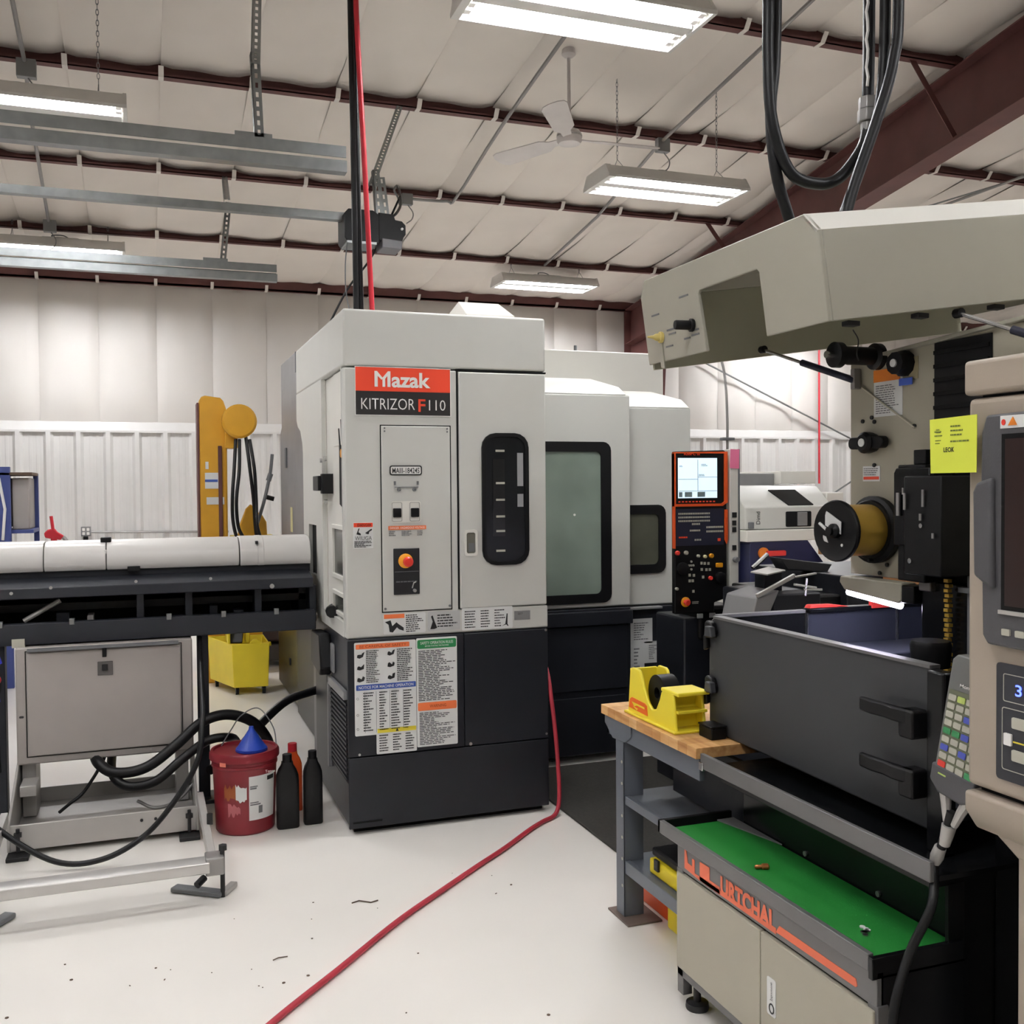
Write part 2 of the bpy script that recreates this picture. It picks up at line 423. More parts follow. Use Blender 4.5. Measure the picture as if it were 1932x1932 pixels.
# ================================================================ lights, fan, door opener, conduit
LW, LD = 1.15, 0.45
def make_fixture():
    t = thing('fluorescent_fixture', 'x', 'ceiling light', (0, 0, 3.8), 'hanging fluorescent fixtures')
    prof = [(-.225, 0), (-.218, .0), (-.15, .085), (.15, .085), (.218, 0), (.225, 0), (.225, .018), (.165, .10), (-.165, .10), (-.225, .018)]
    h = MB(lambda a, b, c: (c, a, 3.8+b)); h.poly(prof, -LW/2+.02, LW/2-.02)
    ho = h.build('housing', m_fixt, t, smooth=False)
    for s in (-1, 1):
        e = MB(lambda a, b, c: (c, a, 3.8+b)); e.poly([(-.225, 0), (.225, 0), (.225, .02), (.165, .105), (-.165, .105), (-.225, .02)], s*LW/2-.02, s*LW/2+.0 if s > 0 else s*LW/2+.02)
        e.build('end_plate', m_fixt, t, smooth=False)
    r = MB(lambda a, b, c: (c, a, 3.8+b)); r.poly([(-.05, .085), (.05, .085), (.042, .006), (-.042, .006)], -LW/2+.03, LW/2-.03); r.build('centre_ridge', m_fixt, t, smooth=False)
    for y in (-.16, -.09, .09, .16):
        tb = MB().cyl((-LW/2+.06, y, 3.8+.035), (LW/2-.06, y, 3.8+.035), 0.0145, n=6).build('fluorescent_tube', m_tube, t)
        for s in (-1, 1):
            MB().wb(s*(LW/2-.045)-.015, s*(LW/2-.045)+.015, y-.02, y+.02, 3.812, 3.88).build('lamp_holder', m_white, t, smooth=False)
    b = MB().wb(-.16, .16, -.06, .06, 3.9, 3.93).build('ballast_cover', m_fixt, t, smooth=False)
    return t
fx = make_fixture()
def add_fixture(xc, yc, label, first=False, z=3.8):
    o = fx if first else copy_tree(fx)
    o.location = (xc, yc, z); o['label'] = label
    if yc > 10:                      # tube strength doubled in this row to brighten the back wall
        for c in o.children:
            if c.name.startswith('fluorescent_tube'):
                c.material_slots[0].link = 'OBJECT'; c.material_slots[0].material = m_tube2
    zc = zr(yc)+0.07
    for s in (-1, 1):
        m = MB(); link_chain(m, (s*.42+xc, yc, z+.2), (s*.42+xc, yc, zc))
        m.tube([(s*.42+xc, yc-.12, z+.1), (s*.42+xc, yc, z+.2), (s*.42+xc, yc+.12, z+.1)], .0025, 4)
        ch = m.build('chain', m_box); ch.parent = o; ch.data.transform(Matrix.Translation((-xc, -yc, -z)))
        ORG[ch.name] = Vector((xc, yc, z))
    m = MB().tube(cr([(xc-.05, yc, z+.12), (xc-.08, yc+.03, z+.16), (xc+.02, yc+.05, z+.17), (xc+.10, yc+.03, z+.12)]), .006, 6)
    ch = m.build('power_cord', m_box); ch.parent = o; ch.data.transform(Matrix.Translation((-xc, -yc, -z))); ORG[ch.name] = Vector((xc, yc, z))
add_fixture(1.98, 4.38, 'large glaring fluorescent fixture at the top of the picture', True)
add_fixture(3.73, 6.77, 'fluorescent fixture hanging to the right of the ceiling fan')
add_fixture(4.36, 10.80, 'smallest fluorescent fixture, far off above the tall white machine', z=3.88)
add_fixture(-0.64, 6.5, 'upper of the two fluorescent fixtures behind the door tracks')
add_fixture(-0.72, 10.62, 'lower of the two fluorescent fixtures behind the door tracks', z=3.88)
for i, (xx, yy) in enumerate(((-1.9, 4.38), (-4.6, 6.6), (8.3, 6.8), (8.3, 10.9), (5.9, 3.2), (3.4, 1.2), (0.2, 1.6), (-3.0, 1.2), (0.2, -1.6))):  # unseen fixtures, added to light the room and machine fronts
    add_fixture(xx, yy, 'unseen fluorescent fixture added outside the picture for more light', z=3.88 if yy > 10 else 3.8)
# ceiling fan
t = thing('ceiling_fan', 'white three blade ceiling fan hanging on a long rod', 'ceiling fan', (2.805, 6.49, 3.98))
FC = Vector((2.805, 6.49, 4.03))
MB().cyl(FC+Vector((0, 0, .05)), (FC.x, FC.y, zroof(6.49)+.06), 0.012, n=10).build('down_rod', m_fan, t)
MB().lathe((FC.x, FC.y, zroof(6.49)+.075), (0, 0, -1), [(0.03, 0), (.045, .01), (.05, .05), (.02, .075)], 16).build('ceiling_canopy', m_fan, t)
MB().lathe(FC+Vector((0, 0, -.06)), (0, 0, 1), [(.03, -.012), (.075, 0), (.088, .02), (.088, .065), (.07, .09), (.03, .1), (.022, .13)], 24).build('motor_housing', m_fan, t)
MB().lathe(FC+Vector((0, 0, -.015)), (0, 0, 1), [(.0895, 0), (.0895, .012)], 24).build('chrome_band', m_steel, t)
for ang in (118, 238, -2):
    a = math.radians(ang); d = Vector((math.cos(a), math.sin(a), 0)); n = Vector((-d.y, d.x, 0)); up = Vector((0, 0, 1))
    m = MB(); tw = math.radians(14); vv = n*math.cos(tw)+up*math.sin(tw); th = up*math.cos(tw)*.006
    st = [(.08, .03), (.16, .035), (.22, .07), (.62, .085), (.66, .07), (.68, .03)]
    vs = []
    for r, w in st:
        for s in (-1, 1):
            for q in (0, 1): vs.append(FC+d*r+vv*(s*w)+th*q-up*(.03 if True else 0))
    fs = []
    for i in range(len(st)-1):
        a0 = i*4; b0 = a0+4
        fs += [(a0, a0+2, b0+2, b0), (a0+1, b0+1, b0+3, a0+3), (a0, b0, b0+1, a0+1), (a0+2, a0+3, b0+3, b0+2)]
    fs += [(0, 1, 3, 2), (len(vs)-4, len(vs)-2, len(vs)-1, len(vs)-3)]
    m.add(vs, fs).build('blade', m_fan, t, smooth=False)
# overhead door tracks, rail and opener
def track(y, label):
    z = 3.2; t = thing('door_track', label, 'door track', (-4, y, z))
    c = MB(lambda a, b, c: (c, y+a, z+b))
    c.poly([(-.03, 0), (.035, 0), (.035, .006), (-.024, .006), (-.024, .058), (-.03, .058)], -8.6, .99).build('track_channel', m_galv, t, smooth=False)
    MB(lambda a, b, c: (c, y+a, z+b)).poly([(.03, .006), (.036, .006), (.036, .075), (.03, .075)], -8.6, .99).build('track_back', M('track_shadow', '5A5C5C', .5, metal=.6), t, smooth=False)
    a = MB(lambda a, b, c: (c, y+a, z+b)); a.poly([(-.036, .07), (-.030, .07), (-.030, .122), (.036, .122), (.036, .128), (-.036, .128)], -8.6, .985).build('angle_iron', m_galv, t, smooth=False)
    h = MB(); h.wb(.44, .62, y-.03, y-.026, z+.09, z+.15); h.build('hanger_bracket', m_galv, t, smooth=False)
    return t
def slot_angle(p0, p1, w=0.045):
    # perforated angle iron from p0 to p1
    m = MB(); p0, p1 = Vector(p0), Vector(p1); d = (p1-p0); L = d.length; d.normalize()
    s = Vector((1, 0, 0)); s = (s-d*s.dot(d)).normalized(); n = d.cross(s).normalized(); k = max(2, int(L/0.045))
    for side, oth in ((s, n), (n, s)):
        for q0, q1 in ((0, .35), (.65, 1)):
            a = [p0+side*w*q0, p0+side*w*q1, p1+side*w*q1, p1+side*w*q0]
            m.add(a+[x+oth*.003 for x in a], [(0, 1, 2, 3), (4, 5, 6, 7), (0, 1, 5, 4), (2, 3, 7, 6), (1, 2, 6, 5), (0, 3, 7, 4)])
        for i in range(k+1):
            c0 = max(0, (i-.22)/k); c1 = min(1, (i+.22)/k)
            a = [p0+d*L*c0+side*w*.35, p0+d*L*c0+side*w*.65, p0+d*L*c1+side*w*.65, p0+d*L*c1+side*w*.35]
            m.add(a+[x+oth*.003 for x in a], [(0, 1, 2, 3), (4, 5, 6, 7)])
    return m
t1 = track(5.16, 'nearer galvanised overhead door track with perforated hanger')
slot_angle((.535, 5.13, 3.33), (.52, 5.13, 3.74)).build('perforated_hanger', m_galv, t1, smooth=False)
slot_angle((.52, 5.11, 3.68), (.60, 5.6, 4.66)).build('perforated_hanger', m_galv, t1, smooth=False)
t2 = track(8.03, 'farther galvanised overhead door track ending beside the white machine')
slot_angle((.56, 8.0, 3.31), (.63, 8.25, 3.85)).build('perforated_hanger', m_galv, t2, smooth=False)
slot_angle((.60, 8.0, 3.8), (.66, 9.0, 4.27)).build('perforated_hanger', m_galv, t2, smooth=False)
t = thing('door_opener', 'black garage door opener with its rail under the ceiling', 'door opener', (1.43, 6.57, 3.15))
MB(lambda a, b, c: (c, 6.57+a, 3.33+b)).poly([(-.03, 0), (.03, 0), (.03, .05), (-.03, .05)], -8.6, 1.25).build('rail', m_galv, t, smooth=False)
MB(front(6.45)).poly([(1.225, 3.20), (1.245, 3.17), (1.44, 3.17), (1.45, 3.20), (1.45, 3.36), (1.41, 3.385), (1.25, 3.385), (1.225, 3.355)], -.24, 0).build('motor_body', m_black, t, .006)
MB(front(6.47)).poly([(1.45, 3.20), (1.60, 3.19), (1.615, 3.23), (1.63, 3.25), (1.63, 3.31), (1.605, 3.335), (1.56, 3.34), (1.55, 3.375), (1.45, 3.38)], -.2, 0).build('rear_cover', m_black, t, .005)
MB(front(6.46)).poly([(1.47, 3.155), (1.60, 3.15), (1.605, 3.205), (1.47, 3.215)], -.18, 0).build('lamp_lens', M('lens_grey', '77757A', .4), t, .005)
MB(front(6.452)).box(1.24, 1.43, 3.165, 3.18, -.2, .006).build('base_plate', m_galv, t, smooth=False)
MB().cyl((1.603, 6.455, 3.282), (1.603, 6.475, 3.282), .008, n=10).build('button', m_white, t)
slot_angle((1.44, 6.5, 3.37), (1.42, 6.5, 3.66)).build('perforated_hanger', m_galv, t, smooth=False)
slot_angle((1.49, 6.52, 3.37), (1.46, 6.52, 3.62)).build('perforated_hanger', m_galv, t, smooth=False)
slot_angle((1.39, 6.50, 3.56), (1.80, 7.38, 4.43)).build('perforated_hanger', m_galv, t, smooth=False)
MB().tube(cr([(1.24, 6.45, 3.18), (1.225, 6.45, 3.0), (1.235, 6.45, 2.8), (1.3, 6.45, 2.55)]), .004, 6).build('release_cord', m_inkg, t)
MB().tube(cr([(1.53, 6.52, 3.36), (1.6, 6.6, 3.42), (1.68, 6.8, 3.55), (1.76, 7.2, 3.78), (1.85, 7.7, 3.9), (2.05, 8.4, 4.05), (2.2, 8.95, 4.15)]), .009, 8).build('power_cord', m_rubber, t)
single(MB().tube(cr([(1.7, 6.9, 3.62), (1.5, 6.9, 3.2), (1.32, 6.9, 2.95), (1.15, 7.0, 2.6)]), .008, 6).build('signal_cord', m_rubber), 'thin black cord slanting down behind the door opener', 'cord')
# conduit under the insulation
def conduit(pts, label, boxes=(), r=0.014):
    t = thing('conduit', label, 'conduit', pts[0])
    MB().tube(pts, r, 8).build('pipe', m_conduit, t)
    for (bx, by, bz, s) in boxes:
        MB().wb(bx-s, bx+s, by-.03, by+.03, bz-s, bz+s).build('junction_box', m_box, t, .004)
        MB().tube(cr([(bx+.01, by, bz-s), (bx+.05, by-.02, bz-s-.07), (bx+.04, by-.02, bz-s-.13), (bx-.01, by-.01, bz-s-.17)]), .005, 6).build('pigtail', m_box, t)
    return t
def zc(y): return zroof(y)-0.035
conduit([(-.66, 4.0, zc(4)), (-.70, 7.46, zc(7.46)), (-.74, 8.2, zc(8.2)), (-.8, 10.35, zc(10.35))], 'grey conduit crossing the ceiling at the left with a box', [(-.69, 7.4, zc(7.4)-.04, .06), (-.79, 10.3, zc(10.3)-.04, .055)])
conduit(cr([(2.62, 3.0, zc(3)), (2.64, 5.5, zc(5.5)), (2.66, 7.46, zc(7.46)), (2.72, 8.9, zc(8.9)), (2.66, 9.0, zc(9.0)), (2.45, 9.0, zc(9.0)-.01), (2.3, 9.0, zc(9)-.01)], 4), 'grey conduit beside the fan, bent along a purlin', [(2.28, 9.0, zc(9)-.02, .05)])
conduit([(3.98, 3.4, zc(3.4)), (4.03, 7.46, zc(7.46)), (4.2, 9.04, zc(9.04)), (4.23, 10.5, zc(10.5))], 'grey conduit running over the small hanging fixtures', [(4.04, 7.42, zc(7.42)-.03, .055)])
conduit([(8.3, 5.2, zc(5.2)), (7.2, 9.0, zc(9.0)), (6.2, 12.0, zc(12))], 'grey conduit in the bay beyond the red rafter', [(7.22, 8.95, zc(8.95)-.03, .07)])
# cables and hoses hanging from the roof
def hang(name, pts, r, mat, label, n=10, cat='hose'):
    return single(MB().tube(cr(pts), r, n).build(name, mat), label, cat)
hang('cable', [(.93, 4.72, 4.7), (.935, 4.72, 3.9), (.945, 4.74, 3.2), (.958, 4.78, 2.43)], .0135, m_rubber, 'left one of the two black cables dropping onto the white machine', cat='cable')
hang('cable', [(.955, 4.74, 4.7), (.958, 4.74, 3.9), (.966, 4.76, 3.2), (.985, 4.8, 2.43)], .0135, m_rubber, 'right one of the two black cables, next to the red hose', cat='cable')
hang('air_hose', [(.955, 4.7, 4.7), (.957, 4.7, 3.9), (.99, 4.72, 3.2), (1.035, 4.78, 2.43)], .0125, m_redh, 'bright red hose hanging straight down behind the white machine roof')
HB = 2.75
hang('cable', [(1.875, HB, 4.3), (1.876, HB, 3.2), (1.875, HB, 2.95), (1.89, HB, 2.75), (1.955, HB, 2.6), (2.06, HB, 2.57), (2.15, HB, 2.6), (2.235, HB, 2.7), (2.26, HB, 2.78)], .019, m_rubber, 'thick black cable hanging in a loop up to a grey connector', cat='cable')
hang('cable', [(1.93, HB+.03, 4.3), (1.925, HB+.03, 3.1), (1.905, HB+.03, 2.8), (1.925, HB+.03, 2.6), (2.0, HB+.05, 2.43), (2.03, HB+.08, 2.38)], .019, m_rubber, 'thick black cable curving down to the left of the raised hood top', cat='cable')
t = thing('cable', 'sleeved black cable with pale spiral ending in a grey connector', 'cable', (2.26, HB, 2.78))
MB().tube(cr([(2.265, HB, 4.3), (2.265, HB, 3.2), (2.26, HB, 2.86)]), .02, 10).build('sleeve', m_rubber, t)
MB().tube([(2.245+.004*math.sin(k*2.2), HB-.015, 2.9+k*.03) for k in range(30)], .005, 5).build('spiral_wrap', m_white, t)
for q, (z0, z1, r) in enumerate(((2.83, 2.87, .031), (2.79, 2.83, .034), (2.76, 2.79, .024))):
    MB().cyl((2.26, HB, z0), (2.26, HB, z1), r, n=8).build('connector_nut', m_conduit, t, .003)
hang('cable', [(2.28, HB-.06, 4.3), (2.28, HB-.06, 3.2), (2.262, HB-.06, 2.85), (2.215, HB-.05, 2.68), (2.14, HB-.05, 2.5), (2.09, HB-.05, 2.38)], .018, m_rubber, 'black cable from the grey connector side running down behind the hood', cat='cable')
hang('cable', [(2.29, HB-.11, 4.3), (2.29, HB-.11, 3.2), (2.27, HB-.11, 2.95), (2.21, HB-.10, 2.75), (2.135, HB-.09, 2.55), (2.08, HB-.09, 2.38)], .018, m_rubber, 'outermost right black cable bending to the hood top', cat='cable')
# ================================================================ the big white machining centre
def screw(m, fr, a, b, r=0.006):
    m.poly(circ(a, b, r, 8), 0.0, 0.004)
mz = thing('machining_center', 'tall white and charcoal machining center with red name sign', 'machine', (1.35, 4.58, 0))
F = front(4.58); L = left(.855)
X0, X1 = .855, 1.845
# charcoal base
MB().wb(X0+.008, X1-.002, 4.585, 5.55, 0.03, .905).build('base_cabinet', m_mdark, mz, .006)
MB().wb(X0+.03, X1-.02, 4.62, 5.5, 0, .03).build('plinth', m_seam, mz, smooth=False)
MB(F).box(X0, X1-.435, .362, .9, 0, .012).build('base_panel', m_mdark, mz, .003)
MB(F).box(X1-.43, X1-.002, .362, .9, 0, .010).build('base_panel', m_mdark, mz, .003)
MB(F).box(X0, X1-.002, .03, .357, 0, .012).build('base_panel', m_mdark, mz, .003)
m = MB(front(4.567)); screw(m, F, .905, .372); screw(m, F, 1.44, .372, .008); screw(m, F, 1.83, .385); screw(m, F, 1.83, .895); m.build('screws', m_screw, mz)
MB(front(4.566)).box(.871, 1.007, .055, .062, 0, .003).build('slot', m_seam, mz, smooth=False)
# white cabin: top box, front frame, doors
MB().wb(X0, X1, 4.58, 6.1, 2.155, 2.415).build('roof_box', m_mw, mz, .012, seg=3)
MB(F).poly([(X0, .905), (X1+.004, .905), (X1+.004, 1.015), (1.394, 1.015), (1.394, 2.148), (X0, 2.148)], -.06, 0).build('front_frame', m_mw, mz, .008)
MB().wb(X0+.032, X1, 4.64, 5.55, .91, 2.15).build('cabin_core', m_mw, mz, smooth=False)
MB(F).box(1.389, 1.397, 1.018, 2.148, -.02, .0006).build('door_seam', m_seam, mz, smooth=False)
MB(F).box(1.389, 1.846, 2.146, 2.153, -.02, .0006).build('door_seam', m_seam, mz, smooth=False)
rd = MB(F).box(1.399, X1-.003, 1.020, 2.143, -.05, .004).build('access_door', m_mw, mz, .006)
wi = MB(front(4.576)); wi.ring(rr(1.510, 1.221, 1.748, 1.855, .07), rr(1.528, 1.239, 1.730, 1.837, .055), -.004, .012); wi.build('window_gasket', m_black, rd)
MB(front(4.576)).poly(rr(1.528, 1.239, 1.730, 1.837, .055), -.002, .004).build('window_pane', m_glassd, rd)
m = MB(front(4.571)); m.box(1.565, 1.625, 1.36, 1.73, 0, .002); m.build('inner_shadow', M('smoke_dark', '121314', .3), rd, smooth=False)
for a, b in ((1.60, 1.77), (1.60, 1.615), (1.60, 1.535), (1.60, 1.455), (1.60, 1.385), (1.60, 1.29)): MB(front(4.571)).box(a-.02, a+.025, b-.005, b+.005, 0, .003).build('pane_tag', m_key, rd, smooth=False)
for b0, b1 in ((1.6, 1.76), (1.5, 1.562)): MB(front(4.571)).box(1.69, 1.72, b0, b1, 0, .0025).build('pane_sticker', M('sticker_grey', '9A9B9C', .4), rd, smooth=False)
hd = MB(front(4.576)); hd.ring(rr(1.420, 1.270, 1.485, 1.393, .012), rr(1.430, 1.282, 1.475, 1.381, .01), -.001, .010); hd.build('handle_frame', m_mw2, rd)
MB(front(4.577)).poly(rr(1.430, 1.282, 1.475, 1.381, .01), -.002, .002).build('handle_cup', M('handle_shadow', '6B6960', .5), rd)
m = MB(front(4.575)); m.box(1.442, 1.470, 1.29, 1.33, 0, .004); m.build('handle_latch', m_inkg, rd, smooth=False)
# control door with bracket, connectors, red-yellow stop button
MB(F).frame(1.020, 1.360, 1.018, 1.888, .005, -.001, .0012).build('hatch_seam', m_seam, mz, smooth=False)
cd_ = MB(F).box(1.025, 1.355, 1.023, 1.883, -.005, .006).build('control_hatch', m_mw, mz, .004)
G = front(4.572)
m = MB(G); screw(m, G, 1.035, 1.037); screw(m, G, 1.345, 1.037); screw(m, G, 1.04, 1.872, .004); screw(m, G, 1.04, 1.858, .004); screw(m, G, 1.34, 1.872, .004); screw(m, G, 1.34, 1.858, .004)
m.build('screws', m_inkg, cd_)
m = MB(G); m.ring(rr(1.062, 1.655, 1.215, 1.70, .01), rr(1.067, 1.66, 1.21, 1.695, .007), 0, .004); m.build('number_plate_rim', m_ink, cd_)
MB(G).poly(rr(1.065, 1.658, 1.212, 1.697, .008), 0, .003).build('number_plate', m_white, cd_)
text('number_lettering', 'MAIII-18424S', G, 1.074, 1.664, 1.203, 1.689, m_ink, cd_, .0045, .01)
m = MB(G); m.box(1.085, 1.197, 1.598, 1.601, 0, .008); m.box(1.081, 1.09, 1.61, 1.627, 0, .006); m.box(1.19, 1.199, 1.61, 1.627, 0, .006)
m.ring(circ(1.105, 1.588, .009, 12), circ(1.105, 1.588, .004, 12), 0, .01); m.ring(circ(1.178, 1.588, .009, 12), circ(1.178, 1.588, .004, 12), 0, .01); m.build('bracket', m_inkg, cd_)
MB(G).poly(rr(1.068, 1.435, 1.208, 1.535, .012), 0, .003).build('socket_plate', m_mw2, cd_)
for a in (1.075, 1.16):
    MB(G).poly(rr(a, 1.46, a+.038, 1.502, .004), 0, .014).build('socket', m_black, cd_, .002)
    m = MB(G); m.ring(rr(a-.006, 1.44, a+.044, 1.53, .008), rr(a-.003, 1.443, a+.041, 1.527, .006), .002, .005); m.build('socket_rim', M('rim_grey', 'B4B3AC', .4), cd_)
MB(G).box(1.053, 1.233, 1.402, 1.420, 0, .002).build('warning_strip', m_orange, cd_, smooth=False)
text('warning_print', 'DANGER  HAZARDOUS VOLTAGE', G, 1.06, 1.406, 1.226, 1.416, m_white, cd_, .003)
m = MB(G); lines(m, 1.055, 1.372, 1.10, 1.398, 3); lines(m, 1.115, 1.372, 1.175, 1.398, 4); lines(m, 1.19, 1.372, 1.23, 1.398, 3); m.build('small_print', m_inkg, cd_, smooth=False)
MB(G).box(1.075, 1.199, 1.100, 1.315, -.002, .006).build('button_panel', M('panel_black', '232427', .35), cd_, .003)
MB().lathe((1.131, 4.566, 1.257), (0, -1, 0), [(.034, 0), (.034, .006), (.028, .010)], 24).build('stop_ring', m_yel, cd_)
MB().lathe((1.137, 4.556, 1.254), (0, -1, 0), [(.018, 0), (.018, .012), (.024, .016), (.024, .024), (.018, .03)], 20).build('stop_button', m_red, cd_)
m = MB(front(4.566)); m.box(1.08, 1.194, 1.206, 1.208, 0, .002); m.build('panel_rule', m_inkg, cd_, smooth=False)
m = MB(front(4.566)); lines(m, 1.085, 1.155, 1.19, 1.166, 1, wmin=.9); m.build('panel_print', m_inkg, cd_, smooth=False)
MB().tube([(1.162, 4.566, 1.13), (1.166, 4.55, 1.155), (1.176, 4.548, 1.16)], .003, 6).build('key', m_screw, cd_)
MB().cyl((1.172, 4.566, 1.118), (1.172, 4.552, 1.118), .008, n=12).build('lock', m_screw, cd_)
# name sign
sg = MB(F).box(.909, 1.358, 1.933, 2.151, -.001, .003).build('name_sign', m_signb, mz, smooth=False)
MB(front(4.577)).box(.909, 1.358, 2.042, 2.151, 0, .0015).build('red_field', m_signr, sg, smooth=False)
MB(front(4.577)).frame(.906, 1.361, 1.930, 2.154, .003, -.001, .002).build('sign_edge', m_white, sg, smooth=False)
G2 = front(4.575)
# block capitals of the maker's name
text('maker_lettering', 'azak', G2, 1.077, 2.060, 1.262, 2.131, m_white, sg, .001, .028)
m = MB(G2)
m.poly([(.997, 2.062), (1.012, 2.062), (1.012, 2.112), (1.030, 2.094), (1.034, 2.099), (1.034, 2.062), (1.047, 2.062), (1.047, 2.099), (1.057, 2.112), (1.057, 2.062), (1.072, 2.062), (1.072, 2.134), (1.060, 2.134), (1.0345, 2.104), (1.009, 2.134), (.997, 2.134)], .001); m.build('maker_initial', m_white, sg, smooth=False)
text('model_lettering', 'KITRIZOR', G2, .934, 1.958, 1.186, 2.009, m_white, sg, .001, -.006)
text('model_letter', 'F', G2, 1.203, 1.950, 1.237, 2.009, m_signr, sg, .001, .015)
text('model_number', '110', G2, 1.254, 1.957, 1.334, 2.006, m_white, sg, .001, -.006)
# labels
def warn_label(nm, a0, b0, a1, b1, fr, bandh=.018, figure=True):
    o = MB(fr).box(a0, a1, b0, b1, -.001, .002).build(nm, m_paper, mz, smooth=False)
    return o
lb = warn_label('warning_label', .891, 1.320, .983, 1.439, F)
MB(front(4.578)).box(.893, .981, 1.418, 1.437, 0, .0015).build('label_band', m_signr, lb, smooth=False)
text('band_lettering', 'DANGER', front(4.576), .91, 1.421, .975, 1.433, m_ink, lb)
m = MB(front(4.578)); m.poly([(.905, 1.385), (.915, 1.412), (.92, 1.412), (.914, 1.395), (.925, 1.388), (.925, 1.380)], .002); m.poly([(.945, 1.39), (.975, 1.41), (.978, 1.404), (.965, 1.396), (.962, 1.385), (.955, 1.385)], .002); m.build('label_figures', m_ink, lb, smooth=False)
text('label_lettering', 'WIUGA', front(4.576), .898, 1.358, .976, 1.376, m_ink, lb, bold=-.01)
m = MB(front(4.577)); lines(m, .895, 1.324, .978, 1.355, 5); m.build('small_print', m_ink, lb, smooth=False)
F3 = front(4.5785)
lb = MB(F).poly(rr(1.026, .918, 1.228, 1.012, .006), -.001, .002).build('warning_label', m_paper, mz)
MB(F3).box(1.029, 1.126, .990, 1.010, 0, .0012).build('label_band', m_orange, lb, smooth=False)
m = MB(F3); m.poly([(1.033, .975), (1.06, .982), (1.068, .955), (1.088, .972), (1.095, .965), (1.122, .945), (1.122, .930), (1.10, .938), (1.09, .948), (1.07, .925), (1.055, .928), (1.05, .962)], .001); m.build('label_figures', m_ink, lb, smooth=False)
m = MB(F3); lines(m, 1.133, .922, 1.224, 1.006, 9, .001); m.build('small_print', m_ink, lb, smooth=False)
lb = MB(F).poly(rr(1.239, .922, 1.397, 1.012, .006), -.001, .002).build('caution_label', M('label_silver', 'C2C3C2', .4), mz)
m = MB(F3); m.poly([(1.25, .93), (1.262, .965), (1.254, .99), (1.262, .995), (1.272, .965), (1.284, .935), (1.27, .93)], .001); m.build('label_figures', m_ink, lb, smooth=False)
m = MB(F3); lines(m, 1.285, .935, 1.39, 1.0, 5, .001, .45, .6); m.build('small_print', m_ink, lb, smooth=False)
lb = MB(F).poly(rr(1.406, .914, 1.663, 1.020, .006), -.001, .002).build('instruction_label', m_paper, mz)
m = MB(F3)
for a in (1.42, 1.50, 1.57): lines(m, a, .922, a+.055, 1.01, 7, .001, .4, .4)
m.poly([(1.605, .925), (1.625, .935), (1.632, .985), (1.637, .985), (1.636, .935), (1.642, .925), (1.636, .925), (1.63, .932)], .001); m.build('small_print', m_ink, lb, smooth=False)
lb = MB(F).box(1.672, 1.754, .950, .994, -.001, .002).build('type_plate', M('plate_grey', '9D9E9E', .35, metal=.5), mz, smooth=False)
text('plate_lettering', 'QCT', F3, 1.69, .975, 1.715, .985, m_ink, lb)
# the big instruction boards on the charcoal base
FB = front(4.568)
lb = MB(FB).poly(rr(.886, .458, 1.176, .888, .006), -.001, .002).build('instruction_board', m_paper, mz)
FP = front(4.5655)
MB(FP).poly(rr(.893, .858, 1.145, .880, .004), 0, .001).build('orange_band', m_orange, lb)
MB(FP).poly(rr(.893, .668, 1.174, .693, .004), 0, .001).build('blue_band', m_blue, lb)
text('band_lettering', 'NOTICE FOR MACHINE OPERATION', front(4.564), .905, .674, 1.162, .687, m_white, lb, 0, .005)
text('orange_lettering', 'BE CAREFUL OF SAFETY', front(4.564), .91, .863, 1.13, .875, M('print_rust', '9A3A1A', .5), lb, 0)
m = MB(FP)
lines(m, .940, .70, 1.005, .852, 18, .001, .5, .6); lines(m, 1.085, .70, 1.165, .852, 17, .001, .5, .5)
for a, w in ((.925, .05), (1.0, .045), (1.055, .045), (1.115, .045)): lines(m, a, .475, a+w, .660, 15, .001, .45, .4)
m.build('small_print', m_ink, lb, smooth=False)
m = MB(FP)
for a, b in ((.898, .82), (.898, .765), (.898, .71), (1.04, .825), (1.04, .77), (1.04, .715)):
    q = [(0, 0), (.012, -.004), (.03, .002), (.034, .02), (.026, .022), (.02, .01), (.008, .016), (.002, .012)]
    m.poly([(a+u*(.9+.2*random.random()), b+v*(.8+.5*random.random())) for u, v in q], .001)
m.build('pictograms', m_ink, lb, smooth=False)
m = MB(FP)
for b in (.63, .555, .49): m.ring(circ(.899, b, .0055, 12), circ(.899, b, .004, 12), 0, .001)
for a in (.932, .985, 1.048, 1.112): m.box(a, a+.0012, .47, .66, 0, .001)
m.build('ruled_marks', m_inkg, lb)
lb = MB(front(4.5675)).poly(rr(1.178, .380, 1.376, .892, .006), -.0005, .002).build('instruction_board', m_paper, mz)
MB(FP).poly(rr(1.183, .842, 1.372, .884, .008), 0, .001).build('green_band', m_green, lb)
text('band_lettering', 'SAFETY OPERATION RULES', front(4.564), 1.198, .862, 1.357, .875, m_white, lb, 0)
text('band_small_lettering', 'BEFORE STARTING THE MACHINE', front(4.564), 1.22, .850, 1.335, .857, m_white, lb, 0)
MB(FP).poly(rr(1.183, .550, 1.372, .588, .006), 0, .001).build('orange_band', m_orange, lb)
text('orange_lettering', 'WARNING', front(4.564), 1.24, .563, 1.32, .577, M('print_rust', '9A3A1A', .5), lb, 0)
m = MB(FP); lines(m, 1.187, .595, 1.368, .835, 30, .001, .45, .55); lines(m, 1.19, .388, 1.368, .543, 20, .001, .42, .4); m.build('small_print', m_ink, lb, smooth=False)
lb = MB(front(4.568)).poly(rr(.985, .366, 1.176, .488, .005), -.001, .0024).build('caution_board', m_paper, mz)
MB(FP).box(.990, 1.173, .464, .484, 0, .001).build('yellow_band', m_yellab, lb, smooth=False)
